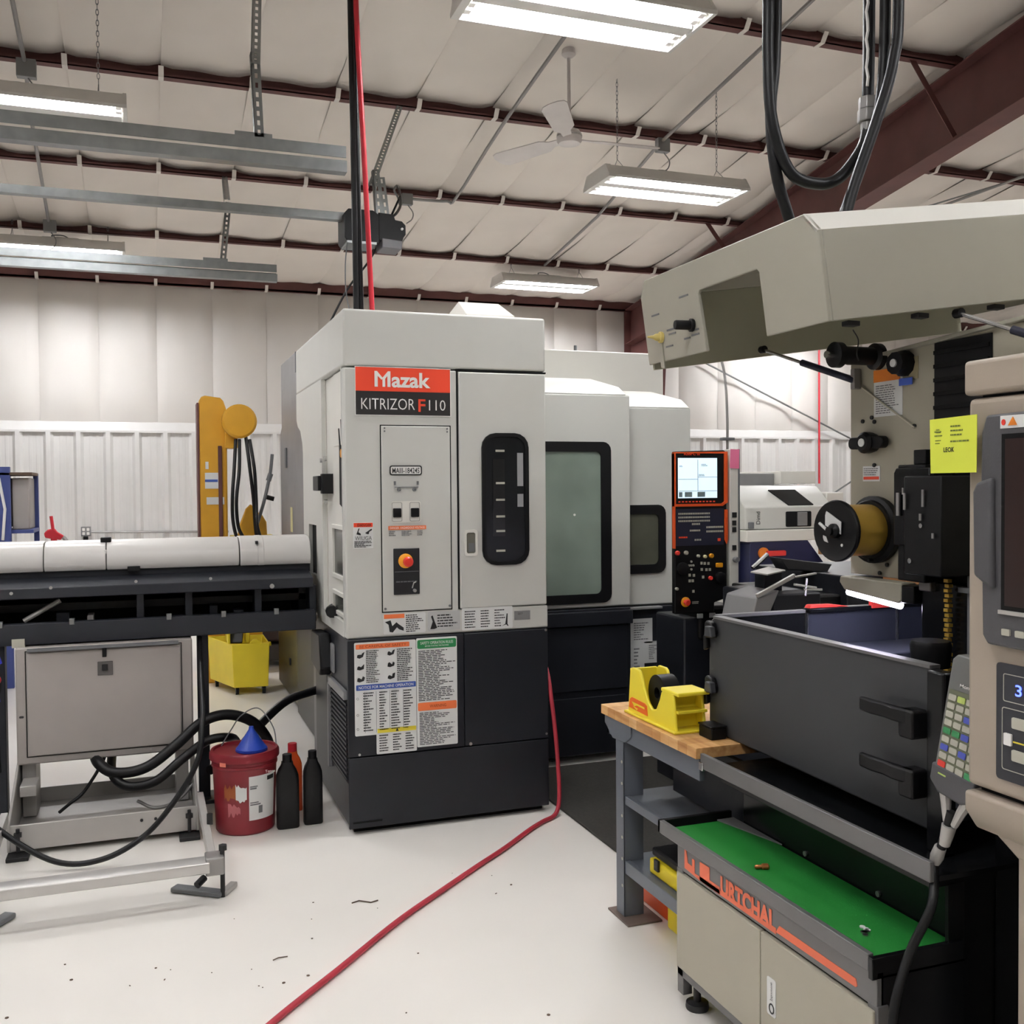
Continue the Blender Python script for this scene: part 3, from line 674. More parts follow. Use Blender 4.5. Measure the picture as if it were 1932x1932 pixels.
MB(FP).poly([(1.075, .467), (1.090, .467), (1.0825, .481)], .0015).build('warning_triangle', m_ink, lb, smooth=False)
m = MB(FP)
for a in (.998, 1.062, 1.122): lines(m, a, .375, a+.045, .458, 7, .001, .45, .45)
m.build('small_print', m_ink, lb, smooth=False)
# left side: skin with the service openings
sk = MB(L)
def skin(a0, a1, b0, b1): sk.box(a0, a1, b0, b1, -.02, 0)
skin(4.642, 4.655, .905, 2.155); skin(5.20, 5.41, .905, 2.155); skin(4.655, 5.20, .905, .975); skin(5.41, 5.62, .93, 1.13); skin(5.67, 5.86, 1.0, 1.40)
sk.poly([(5.41, 1.40), (5.86, 1.40), (5.86, 1.80), (5.88, 1.86), (5.95, 1.93), (6.05, 1.96), (6.1, 2.0), (6.1, 2.155), (5.41, 2.155)], -.02, 0)
sk.build('side_skin', m_mw, mz, smooth=False)
rp = MB(left(.880)).box(4.655, 5.22, .97, 2.15, -.006, 0).build('recess_panel', m_mw2, mz, smooth=False)
for a in (4.655, 5.205): MB(L).box(a-.004, a+.004, .97, 2.15, -.024, -.001).build('recess_side', m_mw2, mz, smooth=False)
m = MB(left(.872)); m.box(4.66, 4.95, 1.80, 2.15, -.006, 0); m.build('inner_cover', m_mw2, mz, .003)
m = MB(left(.879)); m.poly([(4.66, 1.48), (4.84, 1.52), (4.84, 1.84), (4.66, 1.98)], -.001, .001); m.build('service_opening', m_seam, mz, smooth=False)
for pts in ([(.874, 4.80, 1.88), (.872, 4.76, 1.78), (.874, 4.72, 1.66), (.872, 4.70, 1.5)], [(.874, 4.74, 1.92), (.872, 4.70, 1.75), (.874, 4.68, 1.6)]): MB().tube(cr(pts), .007, 6).build('service_hose', m_rubber, mz)
MB().lathe((.880, 4.70, 1.76), (-1, 0, 0), [(.02, 0), (.02, .02)], 12).build('orange_coupling', m_yel, mz)
for b0, b1 in ((1.16, 1.42), (.985, 1.10)):
    MB(left(.876)).frame(4.66, 5.0, b0, b1, .02, -.002, .012).build('port_frame', m_mw2, mz, .002)
    MB(left(.878)).box(4.68, 4.98, b0+.02, b1-.02, -.002, .002).build('port_pane', M('port_dark', '4A4B46', .25, var=.4, scale=8), mz, smooth=False)
MB(L).box(5.06, 5.22, 1.585, 1.66, 0, .045).build('latch_block', m_black, mz, .004)
MB(L).box(5.02, 5.08, 1.57, 1.67, -.05, .03).build('latch_block', m_black, mz, .004)
for a, b in ((5.20, 1.74), (5.10, 1.745), (5.06, 1.745), (5.09, 1.53), (5.05, 1.53)): MB(L).poly(circ(a, b, .012, 10), 0, .012).build('stud_bolt', m_screw, mz)
MB(left(.877)).box(5.405, 5.68, .93, 1.42, -.006, 0).build('spindle_opening', m_seam, mz, smooth=False)  # dark plate stands in for the shade inside the spindle hole
MB().tube(cr([(.90, 5.12, .985), (.86, 5.0, .99), (.845, 4.9, .995)]), .03, 10).build('black_grip', m_black, mz)
# base below the side: louvre, ducts, floor skirt
MB(left(.862)).box(4.60, 5.05, .23, .62, -.004, .002).build('louvre_recess', m_seam, mz, smooth=False)
m = MB(left(.860))
for k in range(16): m.box(4.62, 5.03, .245+k*.023, .255+k*.023, 0, .006)
m.build('louvre_slats', m_mdark, mz, smooth=False)
m = MB(left(.862)); m.box(4.61, 5.06, .62, .66, 0, .02); m.box(5.04, 5.06, .2, .66, 0, .02); m.build('louvre_trim', m_mgrey, mz, .002)
MB(left(.862)).poly([(5.0, .70), (5.05, .66), (5.32, .69), (5.30, .86), (5.05, .87)], 0, .06).build('duct_elbow', m_black, mz, .01)
MB(left(.862)).box(4.93, 5.0, .69, .83, 0, .012).build('grey_bracket', m_mgrey, mz, .003)
MB().wb(.985, 1.84, 5.5, 7.14, 0.02, .93).build('rear_base', m_mdark, mz, .006)
MB().wb(.90, .99, 5.3, 5.86, .03, .9).build('steel_skirt', M('skirt_steel', '56565A', .35, metal=.5), mz, smooth=False)
MB(left(.985)).box(5.88, 7.12, .03, .92, 0, .004).build('side_panel', m_mdark, mz, smooth=False)
# rear grey electrical cabinet
MB().wb(1.0, 1.9, 7.15, 8.34, 0.04, .93).build('electrical_base', M('cabinet_olive_grey', '3B3A34', .35, metal=.3), mz, .005)
ec = MB(lambda a, b, c: (c, a, b)).poly([(7.15, .93), (8.05, .93), (8.05, 2.02), (7.95, 2.07), (7.95, 2.55), (7.15, 2.55)], 1.0, 1.8).build('electrical_cabinet', m_mgrey, mz, .006)
MB(left(1.0)).box(7.14, 7.16, .93, 2.55, -.01, .003).build('cabinet_edge', m_inkg, mz, smooth=False)
MB(left(1.0)).box(7.40, 7.50, 1.28, 1.46, 0, .002).build('yellow_label', M('pale_yellow', 'D8D29A', .5), ec, smooth=False)
MB(left(1.0)).box(7.7, 7.78, .55, .75, 0, .002).build('yellow_label', M('pale_yellow', 'D8D29A', .5), mz, smooth=False)
MB(left(1.0)).box(7.65, 7.72, 1.75, 1.90, 0, .012).build('cabinet_lock', m_inkg, ec, .003)
MB(left(1.0)).box(7.60, 7.64, .28, .33, 0, .012).build('cabinet_lock', m_ink, mz, .002)
MB().wb(1.4, 3.2, 6.1, 7.2, .93, 2.2).build('rear_housing', m_mw, mz, .01)
MB().wb(.99, 1.4, 5.9, 7.14, .93, 2.40).build('grey_side_cover', m_mgrey, mz, .005)
MB().wb(2.0, 3.70, 6.8, 8.0, .6, 2.59).build('rear_tower', m_mw2, mz, .008)
MB().cyl((3.02, 6.9, 2.59), (3.02, 6.9, 2.64), .012, n=8).build('lifting_eye', m_inkg, mz)
# little bright cover on the roof
MB().add([(1.576, 5.0, 2.40), (1.84, 5.0, 2.40), (1.84, 5.0, 2.493), (1.576, 5.0, 2.493), (1.61, 5.25, 2.60), (1.84, 5.25, 2.60), (1.60, 5.5, 2.40), (1.84, 5.5, 2.40), (1.46, 5.3, 2.40)], [(0, 1, 2, 3), (3, 2, 5, 4), (4, 5, 7, 6), (1, 7, 5, 2), (0, 3, 8), (3, 4, 8), (4, 6, 8), (0, 8, 6, 7, 1)]).build('roof_cover', m_mw2, mz, smooth=False)
# recessed working doors and their windows
Y2 = 5.3; F2 = front(Y2)
MB().wb(1.90, 2.665, Y2, 6.3, .895, 2.125).build('door_panel', m_mw, mz, .012, seg=3)
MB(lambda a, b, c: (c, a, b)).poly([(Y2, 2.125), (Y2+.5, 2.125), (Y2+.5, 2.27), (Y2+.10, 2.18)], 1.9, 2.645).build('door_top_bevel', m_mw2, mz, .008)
m = MB(F2); m.ring(rr(1.95, .922, 2.535, 1.851, .05), rr(1.99, .975, 2.471, 1.794, .03), -.002, .012); m.build('window_gasket', m_black, mz)
MB(F2).poly(rr(1.99, .975, 2.471, 1.794, .03), -.002, .004).build('window_pane', m_glassg, mz)
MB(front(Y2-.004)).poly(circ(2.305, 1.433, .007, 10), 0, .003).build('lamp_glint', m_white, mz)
MB().wb(1.86, 2.66, Y2-.005, 6.3, 0.05, .89).build('lower_skirt', m_mdark, mz, .006)
m = MB(front(Y2-.005)); m.box(1.88, 2.62, .05, .38, 0, .012); m.build('skirt_panel', m_mdark, mz, .003)
m = MB(front(Y2-.005)); m.box(1.88, 2.63, .42, .79, 0, .012); m.build('skirt_panel', m_mdark, mz, .003)
MB(front(Y2-.005)).box(1.88, 2.66, .795, .875, 0, .03).build('skirt_rail', m_mdark, mz, .004)
Y3 = 5.4; F3b = front(Y3)
MB().wb(2.66, 3.125, Y3, 6.3, .88, 2.065).build('side_door', m_mw, mz, .010)
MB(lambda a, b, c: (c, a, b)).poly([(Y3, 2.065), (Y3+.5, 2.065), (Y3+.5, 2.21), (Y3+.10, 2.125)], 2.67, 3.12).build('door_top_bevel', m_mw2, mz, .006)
m = MB(F3b); m.ring(rr(2.60, 1.071, 2.945, 1.481, .05), rr(2.64, 1.124, 2.898, 1.427, .035), -.002, .012); m.build('window_gasket', m_black, mz)
MB(F3b).poly(rr(2.64, 1.124, 2.898, 1.427, .035), -.002, .004).build('window_pane', M('window_olive', '57584C', .25, var=.1), mz)
MB().wb(2.66, 3.3, Y3, 6.3, .05, .875).build('lower_skirt', m_mdark, mz, .006)
m = MB(front(Y3)); m.box(2.68, 2.9, .86, .875, 0, .05); m.build('rail_bracket', m_mgrey, mz, .003)
for nm, a0, a1, b0, b1 in (('notice_sheet', 2.70, 2.855, .65, .80), ('notice_sheet', 2.70, 2.80, .44, .65), ('notice_sheet', 2.80, 2.91, .53, .66)):
    o = MB(front(Y3)).box(a0, a1, b0, b1, 0, .003).build(nm, m_paper, mz, smooth=False)
    m = MB(front(Y3-.003)); lines(m, a0+.03, b0+.02, a1-.02, b1-.02, 8, .001, .4, .4); m.build('small_print', m_inkg, o, smooth=False)
# swing-arm control pendant
pd = thing('control_pendant', 'black upright control pendant with bright screen and orange edging', 'control panel', (2.72, 4.62, .9))
P = front(4.6)
MB(P).poly([(2.565, .93), (2.80, .93), (2.80, .98), (2.876, 1.0), (2.876, 1.77), (2.86, 1.78), (2.57, 1.772), (2.565, 1.76)], -.035, 0).build('housing', m_black, pd, .006)
MB(P).box(2.892, 2.945, 1.03, 1.785, -.05, .004).build('side_column', m_mw2, pd, .004)
MB(P).box(2.942, 2.952, 1.2, 1.785, -.05, .006).build('side_edge', m_inkg, pd, smooth=False)
m = MB(P); m.ring([(2.562, 1.487), (2.848, 1.487), (2.878, 1.505), (2.878, 1.772), (2.562, 1.768)], [(2.57, 1.500), (2.842, 1.500), (2.858, 1.51), (2.858, 1.762), (2.57, 1.762)], -.02, .006); m.build('orange_edging', m_orangep, pd, smooth=False)
MB(P).poly([(2.860, 1.31), (2.872, 1.285), (2.878, 1.31), (2.878, 1.468), (2.860, 1.468)], -.01, .006).build('orange_edging', m_orangep, pd, smooth=False)
MB(P).box(2.562, 2.568, 1.27, 1.76, -.02, .004).build('orange_edging', m_orangep, pd, smooth=False)
so = MB(P).box(2.585, 2.816, 1.530, 1.738, -.002, .003).build('screen', m_screen, pd, smooth=False)
Q = front(4.5955)
m = MB(Q); m.box(2.585, 2.816, 1.566, 1.568, 0, .001); m.box(2.699, 2.701, 1.568, 1.73, 0, .001); m.box(2.585, 2.70, 1.627, 1.629, 0, .001); m.box(2.70, 2.816, 1.638, 1.640, 0, .001)
lines(m, 2.59, 1.69, 2.61, 1.70, 2, .001); lines(m, 2.72, 1.695, 2.77, 1.708, 2, .001); lines(m, 2.705, 1.643, 2.74, 1.655, 2, .001); m.build('screen_lines', M('screen_ink', '66747E', .5), so, smooth=False)
m = MB(Q); m.box(2.588, 2.608, 1.536, 1.562, 0, .001); m.box(2.622, 2.665, 1.536, 1.562, 0, .001); m.box(2.697, 2.742, 1.536, 1.562, 0, .001); m.build('screen_tabs', M('screen_tab', '8DA3A8', .5), so, smooth=False)
text('screen_lettering', 'RSBPC III', front(4.5985), 2.62, 1.752, 2.713, 1.769, m_signr, pd, .001, .03)
m = MB(front(4.5985))
for k in range(11): m.box(2.586+k*.0205, 2.598+k*.0205, 1.508, 1.515, 0, .0015)
m.build('soft_keys', m_signr, pd, smooth=False)
MB(P).box(2.572, 2.856, 1.283, 1.474, -.002, .002).build('key_field', M('key_navy', '23263B', .4), pd, smooth=False)
m = MB(front(4.598))
for r in range(3):
    for k in range(18): m.box(2.585+k*.0105, 2.592+k*.0105, 1.445-r*.019, 1.454-r*.019, 0, .003)
for r in range(2):
    for k in range(9): m.box(2.75+k*.0115, 2.7585+k*.0115, 1.372-r*.022, 1.382-r*.022, 0, .003)
for k in range(6): m.box(2.652+k*.0105, 2.66+k*.0105, 1.357, 1.366, 0, .003)
for k in range(4): m.box(2.665+k*.0125, 2.674+k*.0125, 1.39, 1.40, 0, .003)
for k in range(3): m.box(2.68+k*.014, 2.69+k*.014, 1.308, 1.317, 0, .003)
m.build('keys', m_key, pd, smooth=False)
m = MB(front(4.598))
for k in range(4): m.box(2.588+k*.013, 2.598+k*.013, 1.323, 1.331, 0, .003)
m.box(2.818, 2.835, 1.303, 1.318, 0, .003); m.build('red_keys', m_signr, pd, smooth=False)
def button(a, b, r, mat, nm, d=.012): MB().lathe((a, 4.6, b), (0, -1, 0), [(r, -.002), (r, d), (r*.75, d+.003)], 14).build(nm, mat, pd)
for a, b, r, mt, nm in ((2.578, 1.247, .012, m_red, 'red_button'), (2.628, 1.247, .011, m_key, 'white_button'), (2.70, 1.228, .008, m_key, 'white_button'), (2.74, 1.224, .009, M('button_cream', 'DDD6A8', .4), 'cream_button'), (2.778, 1.227, .012, m_yel, 'amber_switch'), (2.772, 1.11, .011, m_red, 'red_button'), (2.573, 1.062, .008, m_key, 'white_button')):
    button(a, b, r, mt, nm)
button(2.605, 1.165, .033, m_black, 'feed_dial', .022); button(2.83, 1.11, .03, m_black, 'override_knob', .02)
m = MB(front(4.6))
for a, b in ((2.66, 1.20), (2.648, 1.18), (2.672, 1.18), (2.66, 1.16), (2.66, 1.18)): m.poly(circ(a, b, .006, 8), 0, .006)
for a, b in ((2.72, 1.19), (2.74, 1.188), (2.762, 1.187), (2.722, 1.157), (2.75, 1.155), (2.77, 1.155), (2.73, 1.117), (2.65, 1.10), (2.668, 1.10), (2.65, 1.13), (2.675, 1.128), (2.672, 1.045)): m.box(a-.006, a+.006, b-.007, b+.007, 0, .005)
m.build('push_keys', m_key, pd, smooth=False)
MB(P).poly(rr(2.807, 1.165, 2.845, 1.188, .004), 0, .01).build('yellow_key', m_yel, pd)
MB().lathe((2.626, 4.6, .991), (0, -1, 0), [(.026, 0), (.026, .005), (.022, .008)], 20).build('stop_ring', m_yel, pd)
MB().lathe((2.622, 4.592, .991), (0, -1, 0), [(.012, 0), (.012, .012), (.017, .015), (.017, .024), (.012, .029)], 18).build('stop_button', m_red, pd)
m = MB(P); lines(m, 2.665, .978, 2.705, .993, 2, .001, .6, .9); m.build('stop_label', m_key, pd, smooth=False)
m = MB(front(4.596)); m.box(2.905, 2.93, 1.425, 1.452, 0, .006); m.build('port_cover', m_ink, pd, smooth=False)
m = MB(front(4.596))
for b in (1.395, 1.36, 1.265): m.box(2.905, 2.925, b-.012, b+.014, 0, .01)
m.build('rocker_switches', m_ink, pd, smooth=False)
MB().lathe((2.92, 4.596, 1.203), (0, -1, 0), [(.014, 0), (.016, .02), (.013, .03)], 14).build('knob', m_mgrey, pd)
MB().wb(2.72, 2.95, 4.62, 4.85, .78, .96).build('arm_joint', m_black, pd, .02)
MB().wb(2.97, 3.12, 4.66, 5.38, .55, .8).build('swing_arm', m_mdark, pd, .02)
MB().wb(2.64, 3.1, 4.64, 4.95, .0, .9).build('pendant_post', m_mdark, pd, .01)
m = MB(front(4.615)); m.box(2.70, 2.735, .90, .925, 0, .01); m.box(2.775, 2.81, .90, .925, 0, .01); m.build('cable_glands', m_mgrey, pd, .003)
nt = MB(front(4.59)).poly([(2.888, 1.685), (2.943, 1.682), (2.945, 1.783), (2.892, 1.785)], 0, .003).build('pink_note', m_pink); single(nt, 'pink sticky note on the corner of the black control pendant', 'note')
nt['group'] = 'sticky notes'
t = thing('flex_conduit', 'thin grey flexible conduit rising from the control pendant', 'conduit', (2.93, 4.68, 1.78))
MB().tube(cr([(2.93, 4.68, 1.775), (2.93, 4.68, 1.95), (2.925, 4.69, 2.15), (2.905, 4.7, 2.27), (2.85, 4.72, 2.42), (2.7, 4.8, 2.52)]), .007, 8).build('pipe', m_conduit, t)
MB().wb(2.895, 2.965, 4.66, 4.70, 1.835, 1.85).build('clamp', m_inkg, t, .003)
# ================================================================ bar feeder on the left
bf = thing('bar_feeder', 'long bar feeder with white round cover and charcoal rails', 'bar feeder', (-.8, 5.4, 0))
XE = .82; XS = -2.6
def half_cover(x0, x1, r=.0, nm='tube_cover'):
    pr = [(5.40, 1.20), (5.385, 1.225), (5.39, 1.275), (5.41, 1.315), (5.445, 1.336), (5.50, 1.343), (5.60, 1.343), (5.66, 1.325), (5.70, 1.28), (5.70, 1.2)]
    if r: pr = [(5.54+(a-5.54)*(1+r), 1.26+(b-1.26)*(1+r)) for a, b in pr]
    return MB(lambda a, b, c: (c, a, b)).poly(pr, x0, x1).build(nm, m_feedw, bf, .004)
half_cover(XS, -.474, 0); half_cover(-.470, -.190, 0); half_cover(-.186, .452, 0); half_cover(.458, XE, .03)
half_cover(.545, .58, .045, 'cover_clip')
MB(front(5.385)).box(.535, .548, 1.31, 1.325, -.03, .004).build('clip_latch', m_ink, bf, smooth=False)
MB().wb(-.215, -.165, 5.44, 5.5, 1.335, 1.36).build('cover_hinge', m_black, bf, .004)
MB().wb(-.2, -.185, 5.40, 5.42, 1.28, 1.30).build('cover_catch', m_white, bf, .002)
MB(front(5.39)).box(-.09, -.03, 1.19, 1.215, -.02, .006).build('cover_strap', m_black, bf, .002)
MB().wb(XS, XE, 5.42, 5.72, 1.155, 1.20).build('bed_rail', m_feedd, bf, .003)
MB(lambda a, b, c: (c, a, b)).poly([(5.25, 1.135), (5.42, 1.17), (5.70, 1.17), (5.70, 1.085), (5.25, 1.085)], XS, XE-.01).build('upper_beam', m_feedd, bf, .004)
m = MB(front(5.25))
for a, b in ((-.6, 1.13), (-.43, 1.15), (-.05, 1.165), (.3, 1.165)): m.poly(circ(a, b-.015, .008, 8), 0, .005)
m.build('screws', m_screw, bf)
MB().wb(XS, XE-.02, 5.45, 5.7, 1.0, 1.04).build('inner_rail', m_black, bf, .003)
MB().wb(XS, XE, 5.24, 5.30, .868, .968).build('lower_beam', m_feedd, bf, .004)
MB().wb(XS, XE, 5.70, 5.72, .86, 1.16).build('dark_backing', m_black, bf, smooth=False)  # added dark sheet, keeps the gap below the cover dark
MB().wb(XS, XE, 5.30, 5.75, .868, .90).build('lower_shelf', m_feedd, bf, .003)
for a in (-.34, -.65, .1, .36, .62):
    MB().wb(a-.012, a+.012, 5.235, 5.26, .955, .985).build('clip', m_galv, bf, .002)
for a in (-1.6, -.75, -.05, .18, .52, .80):
    MB().wb(a, a+.035, 5.32, 5.7, .9, 1.09).build('stanchion', m_feedd, bf, .003)
for a, w, z in ((-.42, .06, .1), (-.28, .03, .08), (-.12, .10, .05), (.12, .14, .055), (.30, .04, .10), (.42, .05, .07)):
    MB().wb(a, a+w, 5.38, 5.5, .90, .90+z).build('feed_mechanism', random.choice((m_black, m_mdark, m_feedg)), bf, .004)
MB().tube([(-.56, 5.35, .97), (-.40, 5.38, 1.06)], .012, 8).build('brace_rod', m_frame, bf)
MB().wb(-.60, -.545, 5.225, 5.24, .86, .90).build('type_plate', m_key, bf, smooth=False)
MB().wb(.235, .29, 5.36, 5.42, 0, .868).build('post', m_feedd, bf, .004)
MB().wb(.20, .36, 5.30, 5.48, 0, .02).build('post_foot', m_feedd, bf, .003)
MB().wb(-.72, -.64, 5.3, 5.38, 0, .87).build('post', m_feedd, bf, .004)
MB().wb(XE-.06, XE, 5.45, 5.7, .9, 1.2).build('end_plate', m_black, bf, .004)
for a in (.60,):
    MB(front(5.25)).poly(circ(a, 1.1, .012, 10), 0, .01).build('knob', m_screw, bf)
# grey hydraulic cabinet under the rails
gb = thing('feeder_cabinet', 'plain grey steel cabinet with one door under the bar feeder', 'cabinet', (-.18, 5.3, .3))
MB().wb(-.585, .205, 5.2, 5.6, .31, .862).build('body', m_feedg, gb, .008)
gd = MB(front(5.2)).box(-.537, .150, .350, .838, -.001, .014).build('door', m_feedg, gb, .006)
MB(front(5.2)).frame(-.543, .156, .344, .846, .004, -.001, .002).build('door_gap', m_seam, gb, smooth=False)
MB(front(5.19)).box(-.53, .14, .846, .858, 0, .03).build('rain_gutter', m_inkg, gb, smooth=False)
MB(front(5.186)).box(-.206, -.187, .80, .845, 0, .014).build('latch', m_black, gd, .003)
MB(front(5.186)).box(-.228, -.160, .712, .778, 0, .005).build('lock_plate', M('lock_grey', '5C5957', .45), gd, .002)
MB(front(5.181)).box(-.208, -.182, .735, .765, 0, .006).build('lock_core', m_ink, gd, .002)
MB(front(5.2)).poly(rr(-.572, .532, -.552, .542, .004), 0, .002).build('slot', m_ink, gb)
# floor tray and outrigger frame
tr = thing('feeder_stand', 'light grey steel floor tray and outrigger frame carrying the feeder cabinet', 'stand', (-.2, 4.9, 0))
MB(front(4.84)).box(-.59, .207, .025, .138, -.012, 0).build('tray_front', m_frame, tr, .004)
MB(front(5.5)).box(-.59, .207, .03, .115, -.012, 0).build('tray_back', m_frame, tr, .004)
for a, b in ((-.59, -.578), (.195, .207)):
    MB(lambda q, r, c: (c, q, r)).poly([(4.83, .025), (5.5, .025), (5.5, .115), (5.42, .33), (5.28, .33), (4.83, .138)], a, b).build('tray_side', m_frame, tr, .003)
MB().wb(-.585, .2, 4.85, 5.5, .03, .045).build('tray_floor', m_frame, tr, smooth=False)
for a in (-.57, .12):
    MB().wb(a, a+.06, 5.25, 5.45, .05, .31).build('cabinet_foot', m_frame, tr, .003)
MB().wb(-.56, -.49, 5.05, 5.2, .2, .25).build('drip_cup', m_frame, tr, .004)
for a in (-.545, .165):
    MB().cyl((a, 4.815, .03), (a, 4.815, .13), .008, n=8).build('leveling_bolt', m_ink, tr)
    MB().cyl((a, 4.815, .095), (a, 4.815, .112), .018, n=6).build('bolt_nut', m_ink, tr)
    MB().wb(a-.045, a+.045, 4.77, 4.86, 0, .018).build('foot_pad', m_ink, tr, .003)
MB().tube([(-.56, 4.82, .09), (-.56, 4.83, .095)], .01, 6).build('grommet', m_frame, tr)
for a in (.02, -.04): MB(front(4.84)).poly(circ(a, .10, .007, 8), 0, .006).build('screw', m_ink, tr)
MB().bar((.215, 4.86, .17), (.225, 4.10, .13), .03, .05).build('outrigger_arm', m_frame, tr, .003)
MB().bar((-.60, 4.86, .17), (-.60, 4.10, .13), .03, .05).build('outrigger_arm', m_frame, tr, .003)
MB(lambda a, b, c: (c, a, b)).poly([(4.02, .115), (4.10, .115), (4.10, .16), (4.06, .165), (4.02, .155)], -1.4, .21).build('outrigger_rail', M('rail_alu', 'C9C7C4', .28, metal=.5), tr, .004)
MB().wb(.195, .265, 4.03, 4.12, .10, .17).build('rail_clamp', m_conduit, tr, .006)
MB().cyl((.26, 4.07, .0), (.26, 4.07, .20), .009, n=8).build('leveling_bolt', m_ink, tr)
MB().cyl((.262, 4.07, .185), (.262, 4.07, .205), .017, n=6).build('bolt_nut', m_ink, tr)
MB().cyl((.235, 4.45, .17), (.235, 4.45, .215), .014, n=6).build('bolt_nut', m_ink, tr)
MB().cyl((.19, 4.03, .10), (.16, 4.0, .085), .014, n=8).build('clamp_knob', m_black, tr)
MB().bar((.26, 4.07, .012), (.08, 4.20, .012), .05, .02).build('foot_pad', m_inkg, tr, .006)
MB().bar((.26, 4.07, .012), (.31, 4.16, .012), .03, .02).build('foot_pad', m_frame, tr, .004)
MB().bar((-.58, 4.03, .012), (-.50, 4.16, .012), .05, .02).build('foot_pad', m_inkg, tr, .006)
def hose(nm, pts, r, mat, label, cat='hose', n=10):
    return single(MB().tube(cr(pts), r, n).build(nm, mat), label, cat)
hose('hydraulic_hose', [(-.25, 5.45, .30), (-.24, 5.2, .30), (-.16, 5.12, .255), (-.02, 5.1, .27), (.12, 5.12, .36), (.24, 5.16, .45), (.36, 5.18, .475), (.48, 5.2, .43), (.56, 5.25, .33), (.60, 5.4, .2)], .026, m_rubber, 'upper of two thick black hoses curving under the grey cabinet')
hose('hydraulic_hose', [(-.18, 5.45, .27), (-.17, 5.16, .24), (-.10, 5.06, .20), (.02, 5.04, .215), (.14, 5.06, .30), (.26, 5.1, .37), (.36, 5.12, .375), (.42, 5.3, .30), (.5, 5.45, .1)], .022, m_rubber, 'lower of two thick black hoses curving under the grey cabinet')
hose('drain_hose', [(.28, 5.2, .20), (.4, 5.35, .22), (.55, 5.5, .33), (.72, 5.66, .42), (.90, 5.75, .45)], .024, m_rubber, 'black hose plugged into the steel skirt of the machine')
hose('power_cable', [(.245, 5.3, .85), (.235, 4.95, .68), (.225, 4.70, .56), (.195, 4.62, .40), (.10, 4.6, .245), (-.03, 4.58, .11), (-.20, 4.57, .035), (-.38, 4.6, .04), (-.58, 4.65, .17), (-.75, 4.8, .3)], .012, m_rubber, 'thin black cable sagging in front of the feeder tray', 'cable')
hose('drain_cable', [(-.40, 5.1, .10), (-.36, 5.15, .12), (-.30, 5.18, .16), (-.22, 5.2, .28), (-.20, 5.25, .33)], .008, m_rubber, 'short black cable lying inside the feeder tray', 'cable')
hose('clear_hose', [(-.06, 5.15, .10), (.02, 5.12, .065), (.12, 5.15, .08), (.2, 5.2, .14)], .008, m_conduit, 'thin grey hose lying inside the feeder tray')
# pail, funnel, bottles
pl = thing('oil_pail', 'dark red plastic pail with torn white label and a lid', 'pail', (.42, 4.88, 0))
C = (.42, 4.88, 0)
MB().lathe(C, (0, 0, 1), [(.128, 0), (.135, .008), (.146, .30), (.147, .305), (.151, .307), (.151, .318), (.147, .32), (.148, .345)], 40).build('body', m_pail, pl)
MB().lathe(C, (0, 0, 1), [(.156, .335), (.160, .34), (.160, .365), (.153, .378), (.143, .378), (.140, .368), (.09, .368)], 40).build('lid', m_pail, pl)
def wrap(a0, a1, z0, z1, off=.0012, n=10, jag=0):
    vs = []; fs = []
    for k in range(n+1):
        a = math.radians(a0+(a1-a0)*k/n)
        for z in (z0+(random.uniform(-jag, jag)), z1+(random.uniform(-jag, jag))):
            r = .135+(.146-.135)*(z-.008)/.292+off; vs.append((C[0]+r*math.cos(a), C[1]+r*math.sin(a), z))
    for k in range(n): fs.append((2*k, 2*k+2, 2*k+3, 2*k+1))
    return MB().add(vs, fs)
lb = wrap(-88, -30, .07, .275).build('label', m_paper, pl)
wrap(-52, -34, .245, .265, .002).build('label_badge', m_ink, lb)
for z0, z1, a0, a1 in ((.225, .23, -86, -72), (.215, .222, -86, -74), (.15, .155, -86, -70), (.14, .146, -86, -66), (.10, .135, -70, -62)):
    wrap(a0, a1, z0, z1, .002, 4).build('label_print', m_inkg, lb)
wrap(-135, -110, .17, .23, .0012, 8, .012).build('torn_label', M('torn_brown', 'A0582C', .7), pl)
wrap(-112, -92, .165, .235, .0014, 8, .012).build('torn_label', m_paper, pl)
wrap(-128, -104, .10, .14, .0012, 8, .014).build('torn_label', M('torn_pink', 'B9666A', .7), pl)
wrap(-138, -126, .325, .345, .0145, 4).build('date_sticker', M('sticker_salmon', 'E07A66', .6), pl)
text('pail_lettering', 'Tonna', front(4.745), .50, .285, .545, .297, m_white, pl, .0)
MB().tube(cr([(C[0]-.10, C[1]+.08, .375), (C[0]-.05, C[1]+.12, .44), (C[0]+.0, C[1]+.14, .5), (C[0]+.08, C[1]+.13, .53), (C[0]+.14, C[1]+.06, .45), (C[0]+.15, C[1]+.01, .36)]), .003, 6).build('bail_wire', m_inkg, pl)
fn = thing('funnel', 'blue plastic funnel turned upside down on the red pail lid', 'funnel', (.45, 4.85, .378))
MB().lathe((.45, 4.85, .37), (0, 0, 1), [(.072, 0), (.072, .012), (.066, .016), (.013, .098), (.010, .112)], 28).build('cone', m_funnel, fn)
MB().lathe((.45, 4.85, .37), (0, 0, 1), [(.074, 0), (.074, .006)], 28).build('rim', m_funnel, fn)
